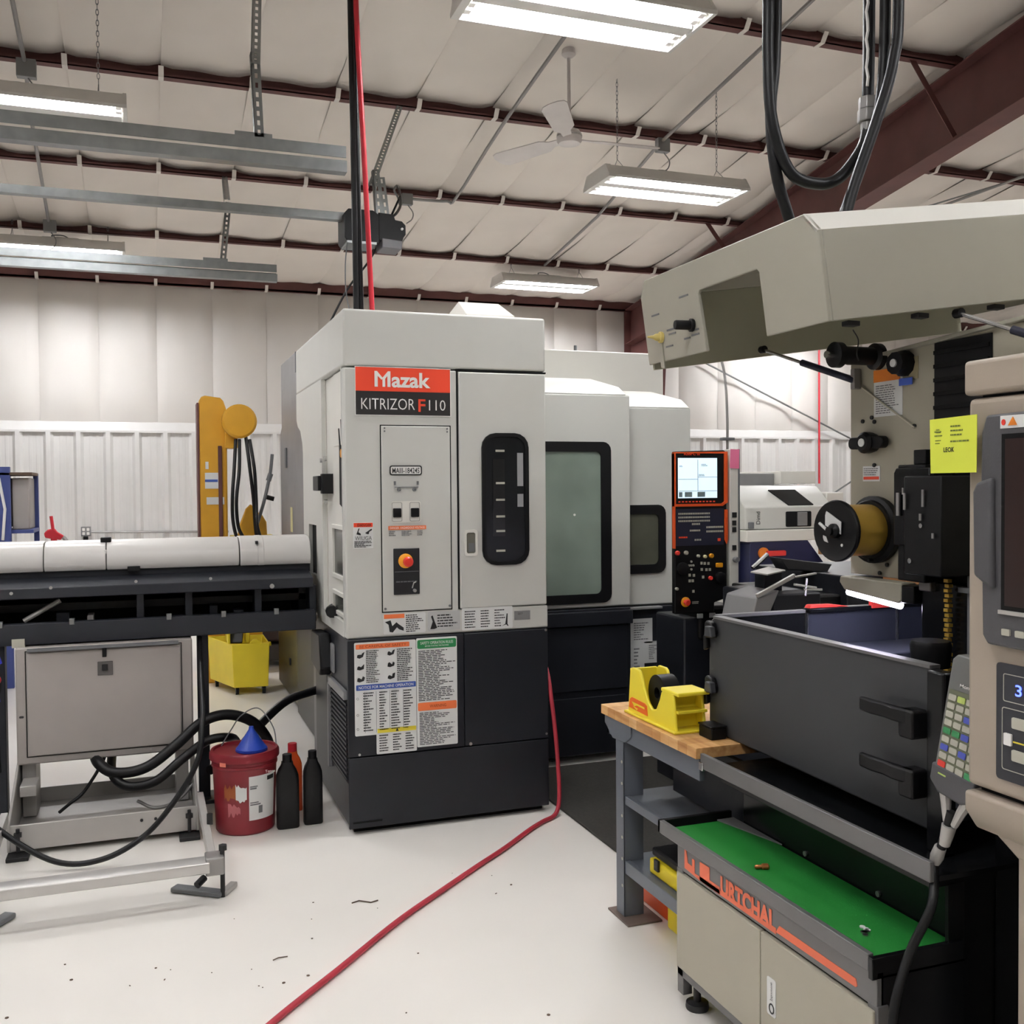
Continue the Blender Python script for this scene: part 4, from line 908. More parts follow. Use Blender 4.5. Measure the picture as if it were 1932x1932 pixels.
def bottle(x, y, mat, label, h=.35, w=.105, d=.062):
    t = thing('oil_bottle', label, 'bottle', (x, y, 0), 'oil bottles beside the red pail')
    m = MB(); prof = [(0, .94, .9), (.006, 1, 1), (.225, 1, 1), (.25, .97, .97), (.275, .80, .9), (.295, .56, .74), (.305, .50, .72), (.312, .50, .72)]
    n = 20; vs = []
    for z, sx, sy in prof:
        for k in range(n):
            a = 2*math.pi*k/n; ca, sa = math.cos(a), math.sin(a); e = .45
            vs.append((x+w/2*sx*math.copysign(abs(ca)**e, ca), y+d/2*sy*math.copysign(abs(sa)**e, sa), z*h/.35))
    fs = [(i*n+k, i*n+(k+1) % n, (i+1)*n+(k+1) % n, (i+1)*n+k) for i in range(len(prof)-1) for k in range(n)]+[tuple(range(n-1, -1, -1)), tuple(range((len(prof)-1)*n, len(prof)*n))]
    m.add(vs, fs).build('body', mat, t)
    return t
b1 = bottle(.607, 4.80, m_rubber, 'black plastic oil bottle right beside the red pail')
MB().cyl((.607, 4.80, .31), (.607, 4.80, .348), .022, n=18).build('cap', m_black, b1, .002)
b2 = bottle(.728, 4.82, m_rubber, 'black plastic oil bottle nearest the machine corner', w=.09)
MB().cyl((.728, 4.82, .31), (.728, 4.82, .348), .020, n=18).build('cap', m_black, b2, .002)
b3 = bottle(.665, 5.05, m_orangep, 'orange plastic bottle behind the two black oil bottles', .33, .09)
MB().cyl((.665, 5.05, .294), (.665, 5.05, .335), .022, n=18).build('cap', m_redh, b3, .002)
# background on the left: mop bucket, yellow lift mast, dark machine, rack
mb_ = thing('mop_bucket', 'yellow wheeled mop bucket with wringer under the feeder rail', 'mop bucket', (.68, 8.25, 0))
def tub():
    bot = [(.62, 8.01), (.875, 7.99), (.88, 8.43), (.47, 8.48)]; tp = [(.605, 7.99), (.888, 7.975), (.893, 8.46), (.455, 8.52)]
    m = MB(); vs = [(a, b, .06) for a, b in bot]+[(a, b, .40) for a, b in tp]; q = .018
    inn = [(a+(.69-a)*.06, b+(8.24-b)*.06, .40) for a, b in tp]+[(a+(.69-a)*.08, b+(8.24-b)*.08, .12) for a, b in bot]
    return m.add(vs+inn, [(3, 2, 1, 0)]+[(i, (i+1) % 4, 4+(i+1) % 4, 4+i) for i in range(4)]+[(4+i, 4+(i+1) % 4, 8+(i+1) % 4, 8+i) for i in range(4)]+[(8+i, 8+(i+1) % 4, 12+(i+1) % 4, 12+i) for i in range(4)]+[(12, 13, 14, 15)])
tub().build('tub', m_yelb, mb_, .008)
MB(front(7.99)).poly([(.73, .385), (.76, .43), (.79, .437), (.83, .40), (.90, .405), (.905, .375), (.885, .37), (.73, .37)], -.03, 0).build('tub_rim', m_yelb, mb_, .005)
MB(lambda a, b, c: (a, 8.3+c, b)).poly([(.58, .43), (.60, .50), (.72, .50), (.74, .43), (.72, .56), (.60, .56)], 0, .03).build('wringer_back', m_yelb, mb_, .004)
MB().wb(.58, .60, 8.05, 8.3, .40, .56).build('wringer_side', m_yelb, mb_, .004); MB().wb(.72, .745, 8.05, 8.3, .40, .57).build('wringer_side', m_yelb, mb_, .004)
MB().bar((.64, 8.07, .40), (.67, 8.2, .55), .10, .02).build('wringer_plate', m_ink, mb_, .004)
for a, b in ((.645, 8.05), (.845, 8.03), (.84, 8.40), (.52, 8.44)):
    MB().cyl((a-.012, b, .03), (a+.012, b, .03), .03, n=16).build('caster_wheel', m_black, mb_)
    MB().wb(a-.016, a+.016, b-.012, b+.012, .035, .065).build('caster_fork', m_inkg, mb_, .002)
ym = thing('lift_mast', 'ochre yellow hoist post with round motor and hanging black hoses', 'hoist', (.50, 8.7, 0))
YM = front(8.6)
MB(YM).poly([(.41, 0), (.63, 0), (.64, 2.20), (.635, 2.26), (.615, 2.32), (.59, 2.345), (.47, 2.36), (.44, 2.35), (.425, 2.32), (.42, 2.28)], -.22, 0).build('mast', m_yelm, ym, .012, seg=3)
MB(YM).box(.405, .42, 0, 2.30, -.22, .004).build('mast_edge', m_redox, ym, smooth=False)
MB().lathe((.728, 8.66, 2.145), (0, -1, 0), [(.12, -.1), (.122, .14), (.138, .145), (.138, .21), (.12, .225), (.02, .228)], 30).build('motor_drum', m_yelm, ym)
MB().wb(.62, .72, 8.55, 8.75, 1.93, 2.08).build('motor_bracket', m_yelm, ym, .006)
MB(YM).box(.565, .595, 1.1, 1.95, -.001, .02).build('cable_channel', m_redox, ym, .004)
for z0, z1, a0, a1, mt in ((1.60, 1.73, .46, .58, m_paper), (1.47, 1.53, .47, .61, m_paper), (1.655, 1.675, .46, .56, m_blue), (1.76, 1.82, .465, .49, m_paper)):
    MB(front(8.598)).box(a0, a1, z0, z1, 0, .003+(.002 if mt is m_blue else 0)).build('sticker', mt, ym, smooth=False)
for k, pts in enumerate(([(.70, 8.5, 2.0), (.68, 8.45, 1.75), (.66, 8.4, 1.55), (.66, 8.4, 1.35), (.69, 8.4, 1.2), (.74, 8.4, 1.12)], [(.73, 8.5, 2.0), (.72, 8.45, 1.75), (.69, 8.4, 1.5), (.70, 8.4, 1.3), (.74, 8.4, 1.2)], [(.78, 8.5, 2.02), (.80, 8.45, 1.8), (.83, 8.45, 1.5), (.84, 8.45, 1.3), (.86, 8.45, 1.1)], [(.81, 8.5, 2.0), (.84, 8.45, 1.75), (.85, 8.45, 1.5), (.85, 8.4, 1.3), (.89, 8.4, 1.15)])):
    MB().tube(cr(pts), .014, 8).build('hose', m_rubber, ym)
yl = thing('hoist_bracket', 'ochre yellow curved bracket with black levers beside the grey cabinet', 'hoist bracket', (.82, 8.6, 0))
MB(front(8.58)).poly([(.70, 1.15), (.73, 1.30), (.78, 1.43), (.82, 1.47), (.88, 1.40), (.91, 1.38), (.945, 1.32), (.95, 1.2), (.93, 1.1), (.72, 1.1)], -.06, 0).build('bracket_plate', m_yelm, yl, .008)
MB().wb(.74, .90, 8.58, 8.7, 0, 1.15).build('pedestal', m_yelm, yl, .01)
MB().tube(cr([(.86, 8.56, 1.28), (.92, 8.5, 1.5), (.97, 8.5, 1.72), (.99, 8.5, 1.88)]), .014, 8).build('lever', m_inkg, yl)
MB().cyl((.955, 8.5, 1.66), (.975, 8.5, 1.72), .022, n=10).build('lever_joint', m_inkg, yl)
MB().cyl((.93, 8.52, 1.53), (1.0, 8.52, 1.51), .02, n=10).build('lever_handle', m_black, yl)
MB().wb(.66, 1.0, 8.6, 8.75, 1.17, 1.21).build('cross_bar', m_yelb, yl, .004)
dk = thing('tow_tractor', 'dark brown machine with a round red badge behind the mop bucket', 'machine', (1.1, 9.4, 0))
MB().wb(.62, 1.6, 9.2, 10.2, .22, .75).build('body', M('dark_brown', '3C302E', .45), dk, .03)
MB().wb(.60, 1.6, 9.17, 10.2, .06, .20).build('bumper', M('bumper_grey', '4A4846', .5), dk, .01)
MB(front(9.195)).poly(circ(.93, .56, .035, 18), 0, .01).build('round_badge', m_redh, dk)
MB().bar((1.12, 9.17, .40), (1.10, 9.17, .72), .05, .03, (0, 1, 0)).build('fender', m_black, dk, .01)
for a in (.75, 1.45): MB().cyl((a-.05, 9.5, .12), (a+.05, 9.5, .12), .12, n=18).build('wheel', m_rubber, dk)
MB().wb(.43, .61, 8.86, 9.15, 0.0, .62).build('yellow_block', m_yelm) 
o = bpy.data.objects['yellow_block']; single(o, 'ochre yellow block standing behind the mop bucket at the left', 'block')
rk = thing('tool_rack', 'blue steel rack corner with a grey bin at the left edge', 'rack', (-1.15, 9.2, 0))
MB().wb(-1.24, -1.02, 9.0, 9.05, 0, 1.79).build('upright', m_bluer, rk, .004)
MB().wb(-.90, -.86, 9.5, 9.54, 0, 1.74).build('upright', m_bluer, rk, .003)
for z in (.35, .8, 1.25): MB().wb(-1.6, -.86, 9.05, 9.55, z, z+.03).build('shelf', m_bluer, rk, .003)
MB().wb(-1.02, -.89, 9.1, 9.5, 1.28, 1.70).build('bin', m_feedg, rk, .01)
MB().wb(-1.15, -.86, 9.0, 9.5, 1.72, 1.745).build('top_board', m_dirt, rk, .003)
MB().wb(-1.5, -1.03, 9.08, 9.5, 1.30, 1.7).build('bin', m_redox, rk, .01)
MB().tube([(-1.08, 8.99, 1.2), (-1.06, 8.99, 1.45), (-1.1, 8.99, 1.7)], .012, 6).build('pipe', m_white, rk)
rv = thing('red_valve', 'red lever tool standing up behind the white feeder cover', 'tool', (-.86, 11.0, .9))
MB().cyl((-.87, 11.0, 1.2), (-.885, 11.0, 1.34), .016, n=8).build('lever', m_redh, rv)
MB(front(11.0)).poly([(-.955, 1.17), (-.945, 1.125), (-.88, 1.11), (-.80, 1.10), (-.77, 1.14), (-.83, 1.18), (-.86, 1.22), (-.92, 1.205)], -.05, 0).build('head', m_redh, rv, .012)
MB().cyl((-.865, 11.02, .0), (-.865, 11.02, 1.12), .03, n=10).build('stem', m_redh, rv)
MB().tube(cr([(-.78, 11.0, 1.13), (-.70, 11.0, 1.05), (-.5, 11.0, 1.03)]), .02, 8).build('spout', m_conduit, rv)
ob = thing('outlet_box', 'grey four socket outlet box on the ribbed wall', 'outlet', (-.62, 12.15, 1.09))
MB(front(12.15)).box(-.675, -.575, 1.085, 1.19, -.0, .06).build('box', m_box, ob, .004)
m = MB(front(12.09))
for a in (-.648, -.602):
    for b in (1.115, 1.16): m.poly(rr(a-.014, b-.016, a+.014, b+.016, .006), 0, .004)
m.build('sockets', m_white, ob)
MB(front(12.09)).box(-.65, -.60, 1.02, 1.085, 0, .06).build('plug', m_black, ob, .006)
single(MB().tube([(-.575, 12.12, 1.13), (.9, 12.12, 1.10)], .012, 8).build('wall_conduit', m_conduit), 'thin grey conduit running along the ribbed wall from the outlet', 'conduit')
# purple blue and red straps at the left edge
st = thing('strap_bundle', 'blue and red tool handles hanging at the left edge under the rail', 'straps', (-.72, 5.1, .5))
MB().tube(cr([(-.66, 5.18, .62), (-.675, 5.15, .78), (-.66, 5.15, .84), (-.645, 5.15, .80)]), .014, 8).build('blue_strap', M('strap_blue', '2A31B0', .5), st)
MB().tube(cr([(-.655, 5.14, .74), (-.65, 5.13, .70), (-.665, 5.13, .60), (-.66, 5.15, .3)]), .016, 8).build('dark_strap', m_black, st)
MB().tube(cr([(-.66, 5.13, .76), (-.645, 5.12, .735), (-.65, 5.12, .72)]), .011, 8).build('red_strap', m_redh, st)
# ================================================================ things on the floor
ah = [(1.93, 4.95, .80), (1.872, 4.66, .68), (1.858, 4.57, .56), (1.868, 4.54, .38), (1.876, 4.53, .22), (1.868, 4.50, .08), (1.83, 4.46, .018), (1.74, 4.40, .012), (1.646, 4.32, .012), (1.46, 4.14, .012), (1.277, 3.978, .012), (1.06, 3.78, .012), (.84, 3.574, .012), (.575, 3.288, .012), (.339, 3.038, .012), (.1, 2.75, .012), (-.2, 2.3, .012), (-.6, 1.9, .012)]
single(MB().tube(cr(ah), .0105, 10).build('air_hose', m_redhf), 'long red air hose snaking over the pale floor from the machine', 'hose')
fm = single(MB().wb(1.9, 4.2, 3.3, 5.25, 0, .012).build('floor_mat', m_mat, bev=.004), 'black rubber floor mat in front of the recessed machine doors', 'mat')
random.seed(3)
sp = MB()
for k in range(46):
    x, y = random.uniform(-.9, 1.5), random.uniform(2.6, 4.2)
    if random.random() < .5: x, y = random.uniform(-.6, .9), random.uniform(2.6, 3.9)
    r = random.choice((.002, .003, .004, .006)); a = random.uniform(0, 6.28); e = random.uniform(.3, 1)
    pts = [(x+r*math.cos(a)*math.cos(t)-r*e*math.sin(a)*math.sin(t), y+r*math.sin(a)*math.cos(t)+r*e*math.cos(a)*math.sin(t)) for t in [k2*math.pi/3 for k2 in range(6)]]
    MBt = MB(top(0)); MBt.poly(pts, .0004, .002); sp.add(MBt.v, MBt.f)
sp.tube([(.72, 3.82, .003), (.75, 3.83, .004), (.79, 3.80, .003), (.82, 3.81, .003)], .0025, 5)
sp.tube([(.38, 3.45, .003), (.40, 3.46, .004), (.43, 3.46, .003)], .002, 5)
o = sp.build('floor_debris', m_dirt); single(o, 'small dark chips and crumbs scattered over the pale floor', 'debris'); o['kind'] = 'stuff'
# ================================================================ workbench
wb = thing('workbench', 'steel workbench with a butcher block top beside the machine', 'workbench', (2.0, 3.1, 0))
for k in range(12):
    y0 = 2.775+k*.0588
    MB().wb(1.62, 2.5, y0, y0+.0584, .732+random.uniform(0, .0004), .767).build('top_stave', m_woods[(k*5+k//3) % 3], wb, .0012)
MB().wb(1.635, 1.655, 2.78, 3.46, .66, .732).build('apron', m_bench, wb, .002)
MB().wb(1.635, 2.48, 3.44, 3.46, .66, .732).build('apron', m_bench, wb, .002)
MB(left(1.633)).poly([(3.468, .731), (3.468, .70), (3.40, .655), (3.30, .66), (3.25, .69), (3.25, .731)], -.001, .004).build('corner_plate', m_bench, wb, .002)
for (x, y) in ((1.635, 3.26), (2.42, 3.26), (2.42, 2.80)):
    m = MB(); m.wb(x, x+.004, y+.06, y+.125, .008, .70); m.wb(x, x+.08, y+.06, y+.064, .008, .70); m.build('leg', m_bench, wb, .001)
    MB().wb(x-.02, x+.12, y-.01, y+.16, 0, .008).build('foot_plate', M('foot_rust', '6B5D55', .6), wb, .002)
m = MB(left(1.635))
for z in (.12, .22, .30, .38, .50, .58): m.poly(circ(3.335, z, .006, 8), 0, .001)
m.build('leg_holes', m_key, wb)
MB().wb(1.66, 2.46, 2.775, 3.38, .444, .454).build('shelf', m_bench, wb, .001); MB().wb(1.64, 1.66, 2.775, 3.36, .425, .456).build('shelf_edge', m_bench, wb, .002)
MB().wb(1.66, 2.46, 2.775, 3.38, .205, .213).build('shelf', m_bench, wb, .001); MB().wb(1.64, 1.66, 2.775, 3.36, .168, .216).build('shelf_edge', m_bench, wb, .002)
MB().wb(1.80, 1.82, 2.78, 3.25, .48, .70).build('drawer_side', m_mdark, wb, .003)
# tape dispenser
td = thing('tape_dispenser', 'yellow desktop tape dispenser with black hub and orange sticker', 'tape dispenser', (1.72, 3.15, .767))
def disp(x0, x1, nm):
    pts = [(3.335, .767), (3.335, .785), (3.318, .925), (3.305, .938), (3.255, .938), (3.24, .93), (3.215, .885), (3.185, .835), (3.15, .815), (3.12, .823), (3.095, .86), (3.08, .893), (3.06, .90), (3.01, .90), (3.0, .89), (2.985, .785), (2.975, .767)]
    return MB(left(x0)).poly(pts, 0, -(x1-x0)).build(nm, m_yelp, td, .004)
disp(1.652, 1.664, 'side_wall'); disp(1.760, 1.772, 'side_wall')
MB().wb(1.64, 1.778, 2.968, 3.345, .767, .776).build('base', m_yelp, td, .003)
MB().wb(1.652, 1.775, 2.966, 3.085, .893, .906).build('cutter_bridge', m_yelp, td, .004)
MB(lambda a, b, c: (1.66+c, a, b)).poly([(3.03, .777), (3.04, .893), (3.045, .893), (3.035, .777)], 0, .11).build('front_wall', m_yelp, td, .001)
MB().wb(1.66, 1.772, 2.978, 3.04, .832, .842).build('front_rib', m_yelp, td, .002)
MB().wb(1.66, 1.765, 3.32, 3.333, .776, .93).build('rear_wall', m_yelp, td, .002)
MB(lambda a, b, c: (1.68+c, a, b)).ring(circ(3.165, .868, .064, 24), circ(3.165, .868, .02, 24), 0, .06).build('tape_roll', m_black, td)
MB(left(1.652)).poly([(3.325, .79), (3.315, .822), (3.30, .83), (3.20, .826), (3.185, .82), (3.18, .785)], 0, .002).build('orange_sticker', M('sticker_orange', 'EC6A1C', .4), td)
m = MB(left(1.65)); m.poly([(3.30, .815), (3.20, .812), (3.20, .805), (3.26, .807), (3.28, .80)], .001); m.poly([(3.29, .80), (3.25, .797), (3.26, .79)], .001); m.build('sticker_print', m_yelp, td, smooth=False)
MB().wb(1.765, 1.79, 3.04, 3.10, .776, .88).build('tape_core', m_orange, td, .004)
for c in td.children: c.location.y -= .02
bx = thing('black_box', 'small black box on the bench beside the tape dispenser', 'box', (1.75, 2.86, .767))
MB().wb(1.715, 1.772, 2.84, 2.92, .767, .806).build('body', m_black, bx, .004); MB().wb(1.713, 1.774, 2.838, 2.922, .806, .812).build('lid', m_black, bx, .002)
# under the bench
cs = thing('tool_case', 'yellow and black tool case on the lower bench shelf', 'case', (1.85, 2.95, .213))
MB().wb(1.675, 2.0, 2.80, 3.20, .213, .268).build('lower_half', m_yelb, cs, .008); MB().wb(1.69, 2.0, 2.80, 3.21, .270, .30).build('lid', m_black, cs, .008)
MB().wb(1.666, 1.676, 3.12, 3.15, .24, .28).build('latch', m_ink, cs, .002)
cs = thing('orange_bin', 'orange and yellow bin standing on the floor under the bench', 'bin', (1.9, 3.1, .0))
MB().wb(1.77, 2.1, 3.21, 3.46, 0.0, .155).build('orange_half', m_orangep, cs, .01); MB().wb(1.745, 2.1, 2.80, 3.20, 0.0, .16).build('yellow_half', m_yelb, cs, .01)
# ================================================================ low drawer cabinet with green mat
dc = thing('drawer_cabinet', 'low beige cabinet with grey tray top and orange lettering strip', 'cabinet', (1.63, 2.3, 0))
XC = 1.53
MB().wb(XC+.01, 1.782, 1.83, 2.735, .085, .49).build('carcass', m_base, dc, .003)
MB(left(XC)).box(1.83, 2.735, .415, .497, -.02, .0).build('fascia', m_pang, dc, .002)
MB().wb(XC-.012, XC+.004, 1.845, 2.84, .495, .535).build('tray_lip', m_pang, dc, .002)
MB().wb(XC-.012, 1.782, 2.825, 2.84, .495, .535).build('tray_lip', m_seam, dc, .002); MB().wb(XC-.012, 1.782, 1.83, 1.845, .48, .53).build('tray_lip', m_base, dc, .002)
MB().wb(XC-.005, 1.782, 1.85, 2.83, .49, .50).build('tray_floor', m_pang, dc, smooth=False)
MB().wb(XC+.002, 1.782, 1.85, 2.815, .50, .512).build('green_liner', m_greenm, dc, .002)
MB(lambda a, b, c: (a, b, .513+c)).poly([(1.72, 2.815), (1.782, 2.815), (1.782, 2.55)], 0, .004).build('grey_flap', m_mgrey, dc, smooth=False)
for y0, y1 in ((1.835, 2.276), (2.280, 2.728)):
    MB(left(XC)).box(y0, y1, .112, .408, -.01, .008).build('cabinet_door', m_beige, dc, .003)
MB(left(XC)).box(1.83, 2.735, .085, .112, -.02, .002).build('bottom_rail', m_pang, dc, .002)
MB(left(XC)).box(2.70, 2.735, .03, .42, -.03, .002).build('corner_post', m_pang, dc, .002); MB(left(XC)).box(1.825, 1.86, .03, .42, -.03, .001).build('corner_post', m_pang, dc, .002)
for y in (2.67, 1.90):
    MB().lathe((XC+.03, y, 0), (0, 0, 1), [(.034, 0), (.036, .006), (.034, .02), (.012, .024), (.012, .09)], 20).build('leveling_foot', m_ink, dc)
lo = MB(left(XC)).poly([(2.215, .43), (2.20, .452), (1.90, .452), (1.895, .437), (1.90, .432)], 0, .0015).build('orange_stripe', M('stripe_orange', 'DE6B48', .5), dc, smooth=False)
OM = M('stripe_orange', 'DE6B48', .5)
LX = left(XC)
MB(LX).poly([(2.69, .492), (2.68, .492), (2.67, .452), (2.645, .450), (2.645, .474), (2.63, .474), (2.63, .435), (2.60, .435), (2.60, .480), (2.545, .482), (2.545, .445), (2.49, .445), (2.49, .425), (2.60, .424), (2.69, .43)], 0, .0012).build('orange_lettering', OM, dc, smooth=False)
text('orange_lettering', 'URTCHAL', LX, 2.485, .427, 2.215, .482, OM, dc, .0015, .05)
MB(LX).box(2.215, 2.60, .424, .437, 0, .0012).build('orange_lettering', OM, dc, smooth=False)
pl_ = MB(left(XC-.008)).poly(rr(2.205, .205, 2.243, .305, .006), 0, .002).build('door_plate', m_paper, dc)
m = MB(left(XC-.01)); m.ring(circ(2.222, .225, .012, 14, .014), circ(2.222, .225, .008, 14, .010), 0, .001); m.build('plate_logo', m_ink, pl_)
def vertical(a, b, c): return (XC-.011-c, 2.228-b, .245+a)
text('plate_lettering', 'Jlfmme', vertical, 0, 0, .05, .012, m_ink, pl_, .0)
t = thing('wood_scrap', 'small brown scrap lying on the middle of the green mat', 'scrap', (1.60, 2.42, .512))
MB().lathe((1.60, 2.42, .519), (1, -.3, 0), [(.003, 0), (.006, .004), (.006, .02), (.009, .022), (.009, .038), (.004, .042)], 10).build('plug', m_copper, t)
t = thing('metal_chips', 'little heap of silvery discs on the near end of the green mat', 'scrap', (1.63, 1.99, .512))
for k in range(8):
    a, r = random.uniform(-.03, .03), random.uniform(-.008, .008)
    MB().lathe((1.625+a*.6+r, 1.985+a, .5125), (0, 0, 1), [(.007, 0), (.007, .003)], 10).build('disc', m_steel if k % 2 else m_paper, t)
# ================================================================ wire EDM machine
ed = thing('wire_edm_machine', 'beige and black wire cutting machine with raised hood and open tank', 'machine', (2.4, 2.4, 0))
MB().wb(1.787, 3.1, 1.86, 2.77, 0.0, .70).build('base', m_base, ed, .006)
m = MB(left(1.787))
for y, z in ((2.44, .525), (2.13, .525), (2.36, .62)): m.poly(circ(y, z, .008, 8), 0, .005)
m.build('base_screws', m_screw, ed)
MB().wb(1.90, 3.1, 1.62, 1.86, 0.0, 1.2).build('base_side', m_base, ed, .006)
MB(front(1.86)).box(1.752, 1.80, .0, .66, 0, .01).build('base_edge', m_seam, ed, smooth=False)
# drip pan
MB().wb(1.633, 1.646, 1.78, 2.772, .705, .752).build('pan_lip', m_pang, ed, .002)
MB().wb(1.646, 1.99, 1.79, 2.77, .70, .712).build('drip_pan', m_base, ed, smooth=False)
MB().wb(1.70, 1.98, 1.85, 2.76, .655, .70).build('pan_support', m_base, ed, .003)
MB().wb(1.628, 1.65, 2.75, 2.775, .70, .725).build('pan_clip', m_steel, ed, .002)
# tank: front door panel with knobs and pulls
dr = MB(left(1.78)).poly([(1.937, .752), (2.93, .77), (2.962, .80), (2.962, 1.11), (2.955, 1.14), (2.925, 1.160), (1.937, 1.156)], -.03, 0).build('tank_door', m_doorg, ed, .006)
MB(left(1.778)).poly([(2.925, 1.153), (2.925, 1.161), (1.937, 1.158), (1.937, 1.150)], -.03, .003).build('door_rim', m_pang, dr, smooth=False)
for z0 in (1.09, .905):
    MB(left(1.78)).poly([(2.955, z0+.045), (2.945, z0+.055), (2.915, z0+.05), (2.90, z0+.02), (2.905, z0), (2.955, z0-.005)], 0, .022).build('door_catch', m_black, dr, .005)
    MB(left(1.775)).poly([(2.925, z0+.04), (2.895, z0+.04), (2.885, z0+.005), (2.93, z0+.005)], .012, .034).build('catch_knob', m_doorg, dr, .004)
    MB(left(1.78)).poly([(2.975, z0), (2.955, z0+.01), (2.95, z0-.04), (2.972, z0-.05)], 0, .016).build('catch_tail', m_black, dr, .004)
for z0 in (1.012, .866):
    MB(left(1.78)).poly(rr(1.945, z0-.035, 1.995, z0+.036, .008), 0, .05).build('pull_block', m_black, dr, .005)
    MB(lambda a, b, c: (1.78-a, b, z0+c)).poly([(.03, 1.95), (.048, 1.955), (.056, 2.01), (.05, 2.05), (.056, 2.09), (.05, 2.14), (.036, 2.14), (.034, 2.05), (.03, 2.0)], .0, .036).build('pull_handle', m_black, dr, .005)
MB().wb(1.76, 1.80, 1.875, 1.932, .712, 1.15).build('tank_corner', m_base, ed, .006)
TY = 2.945
for a0, a1 in ((1.80, 2.155), (2.165, 2.545), (2.552, 2.95)):
    MB(front(TY)).box(a0, a1, .78, 1.155, -.01, 0).build('tank_wall', m_tankin if a0 > 2.1 else m_base, ed, .002)
MB(front(TY)).box(1.80, 2.15, 1.15, 1.162, -.012, .01).build('tank_rim', m_pang, ed, .002)
MB(front(TY)).box(2.16, 2.95, 1.15, 1.165, -.02, .02).build('tank_rim', m_base, ed, .002)
for a in (2.16, 2.548): MB(front(TY-.001)).box(a, a+.006, .85, 1.15, 0, .004).build('tank_seam', m_steel, ed, smooth=False)
MB().wb(2.95, 2.97, 1.9, TY, .78, 1.2).build('tank_wall', m_tankin, ed, .002)
MB().wb(1.80, 2.95, 1.94, TY, .765, .80).build('tank_floor', m_tankin, ed, smooth=False)
MB().wb(2.2, 2.95, 2.70, 2.94, .80, 1.035).build('tank_step', m_tankin, ed, .004)
MB(front(2.92)).box(2.42, 2.50, 1.155, 1.21, -.02, 0).build('red_flag', m_redrag, ed, .002)
MB(front(2.93)).poly([(2.16, 1.166), (2.17, 1.178), (2.26, 1.176), (2.33, 1.166)], -.03, 0).build('red_cloth', m_redrag, ed, .002)
# column with the wire plate
MB().wb(2.32, 3.1, 1.66, 2.86, 1.30, 2.03).build('column', m_beige, ed, .006)
MB().wb(2.50, 3.1, 1.66, 2.55, .8, 1.32).build('lower_column', m_base, ed, .006)
PL = left(2.30)
MB(PL).poly([(2.886, 1.288), (2.506, 1.288), (2.47, 1.31), (2.47, 2.045), (2.886, 2.008)], -.02, 0).build('wire_plate', m_beige, ed, .002)
MB(PL).poly([(2.886, 2.008), (1.9, 2.06), (1.9, 2.072), (2.886, 2.02)], -.02, .02).build('plate_flange', m_hoodm, ed, .002)
MB(PL).box(1.66, 2.465, 1.66, 2.045, -.02, 0).build('head_plate', m_beige, ed, .002)
bl = MB(left(2.298)).box(2.262, 2.486, 1.30, 2.03, 0, .004).build('bellows', m_black, ed, smooth=False)
for k in range(17): MB(left(2.296)).poly([(2.268, 1.32+k*.042), (2.48, 1.32+k*.042), (2.48, 1.332+k*.042), (2.268, 1.332+k*.042)], 0, .012).build('bellows_fold', m_base, bl, smooth=False)
pa = MB(PL).box(2.631, 2.765, 1.820, 1.972, 0, .002).build('instruction_sheet', m_paper, ed, smooth=False)
m = MB(left(2.298)); lines(m, 2.755, 1.828, 2.640, 1.925, 13, .001, .4, .6); m.build('small_print', m_inkg, pa, smooth=False)
MB(left(2.298)).box(2.64, 2.765, 1.935, 1.975, 0, .002).build('orange_tag', M('tag_orange', 'D97A22', .5), pa, smooth=False)
MB(left(2.29)).box(2.575, 2.635, 1.912, 1.935, 0, .002).build('blue_tape', M('tape_blue', '3450A6', .6), ed, smooth=False)
MB(left(2.299)).box(2.56, 2.60, 1.93, 2.0, 0, .002).build('old_tape', M('tape_tan', 'A79D7C', .6), ed, smooth=False)
pa = MB(PL).box(2.736, 2.820, 1.606, 1.657, 0, .002).build('notice_sheet', m_paper, ed, smooth=False)
MB(left(2.298)).box(2.740, 2.816, 1.612, 1.622, 0, .001).build('red_strip', m_signr, pa, smooth=False)
m = MB(left(2.298)); lines(m, 2.815, 1.625, 2.742, 1.652, 4, .001, .4, .6); m.build('small_print', m_inkg, pa, smooth=False)
m = MB(PL)
for y, z in ((2.82, 1.81), (2.775, 1.82), (2.762, 1.805), (2.575, 1.78), (2.762, 1.66), (2.59, 1.575), (2.60, 1.50), (2.70, 1.33), (2.735, 1.30)): m.poly(circ(y, z, .007, 8), 0, .006)
m.build('plate_screws', m_ink, ed)
# guide rollers
MB().lathe((2.30, 2.745, 2.02), (-1, 0, 0), [(.044, 0), (.044, .02), (.030, .028), (.030, .15), (.042, .155), (.042, .18), (.02, .185)], 24).build('guide_roller', m_black, ed)
MB().lathe((2.12, 2.745, 2.02), (-1, 0, 0), [(.012, 0), (.012, .03)], 10).build('roller_axle', m_steel, ed)
MB().lathe((2.30, 2.615, 1.982), (-1, -.05, 0), [(.042, 0), (.042, .02), (.036, .03), (.036, .05)], 10).build('guide_knob', m_black, ed)
MB().lathe((2.25, 2.613, 1.982), (-1, -.05, 0), [(.013, 0), (.013, .006)], 12).build('knob_cap', m_paper, ed)
MB().lathe((2.30, 2.765, 1.735), (-1, -.05, 0), [(.03, 0), (.036, .02), (.036, .045), (.026, .055)], 16).build('tension_hub', m_black, ed)
MB().lathe((2.246, 2.762, 1.735), (-1, -.05, 0), [(.014, 0), (.014, .004)], 12).build('hub_cap', m_paper, ed)
MB(left(2.30)).poly(rr(2.68, 1.715, 2.85, 1.755, .018), .012, .04).build('tension_arm', m_black, ed, .003)
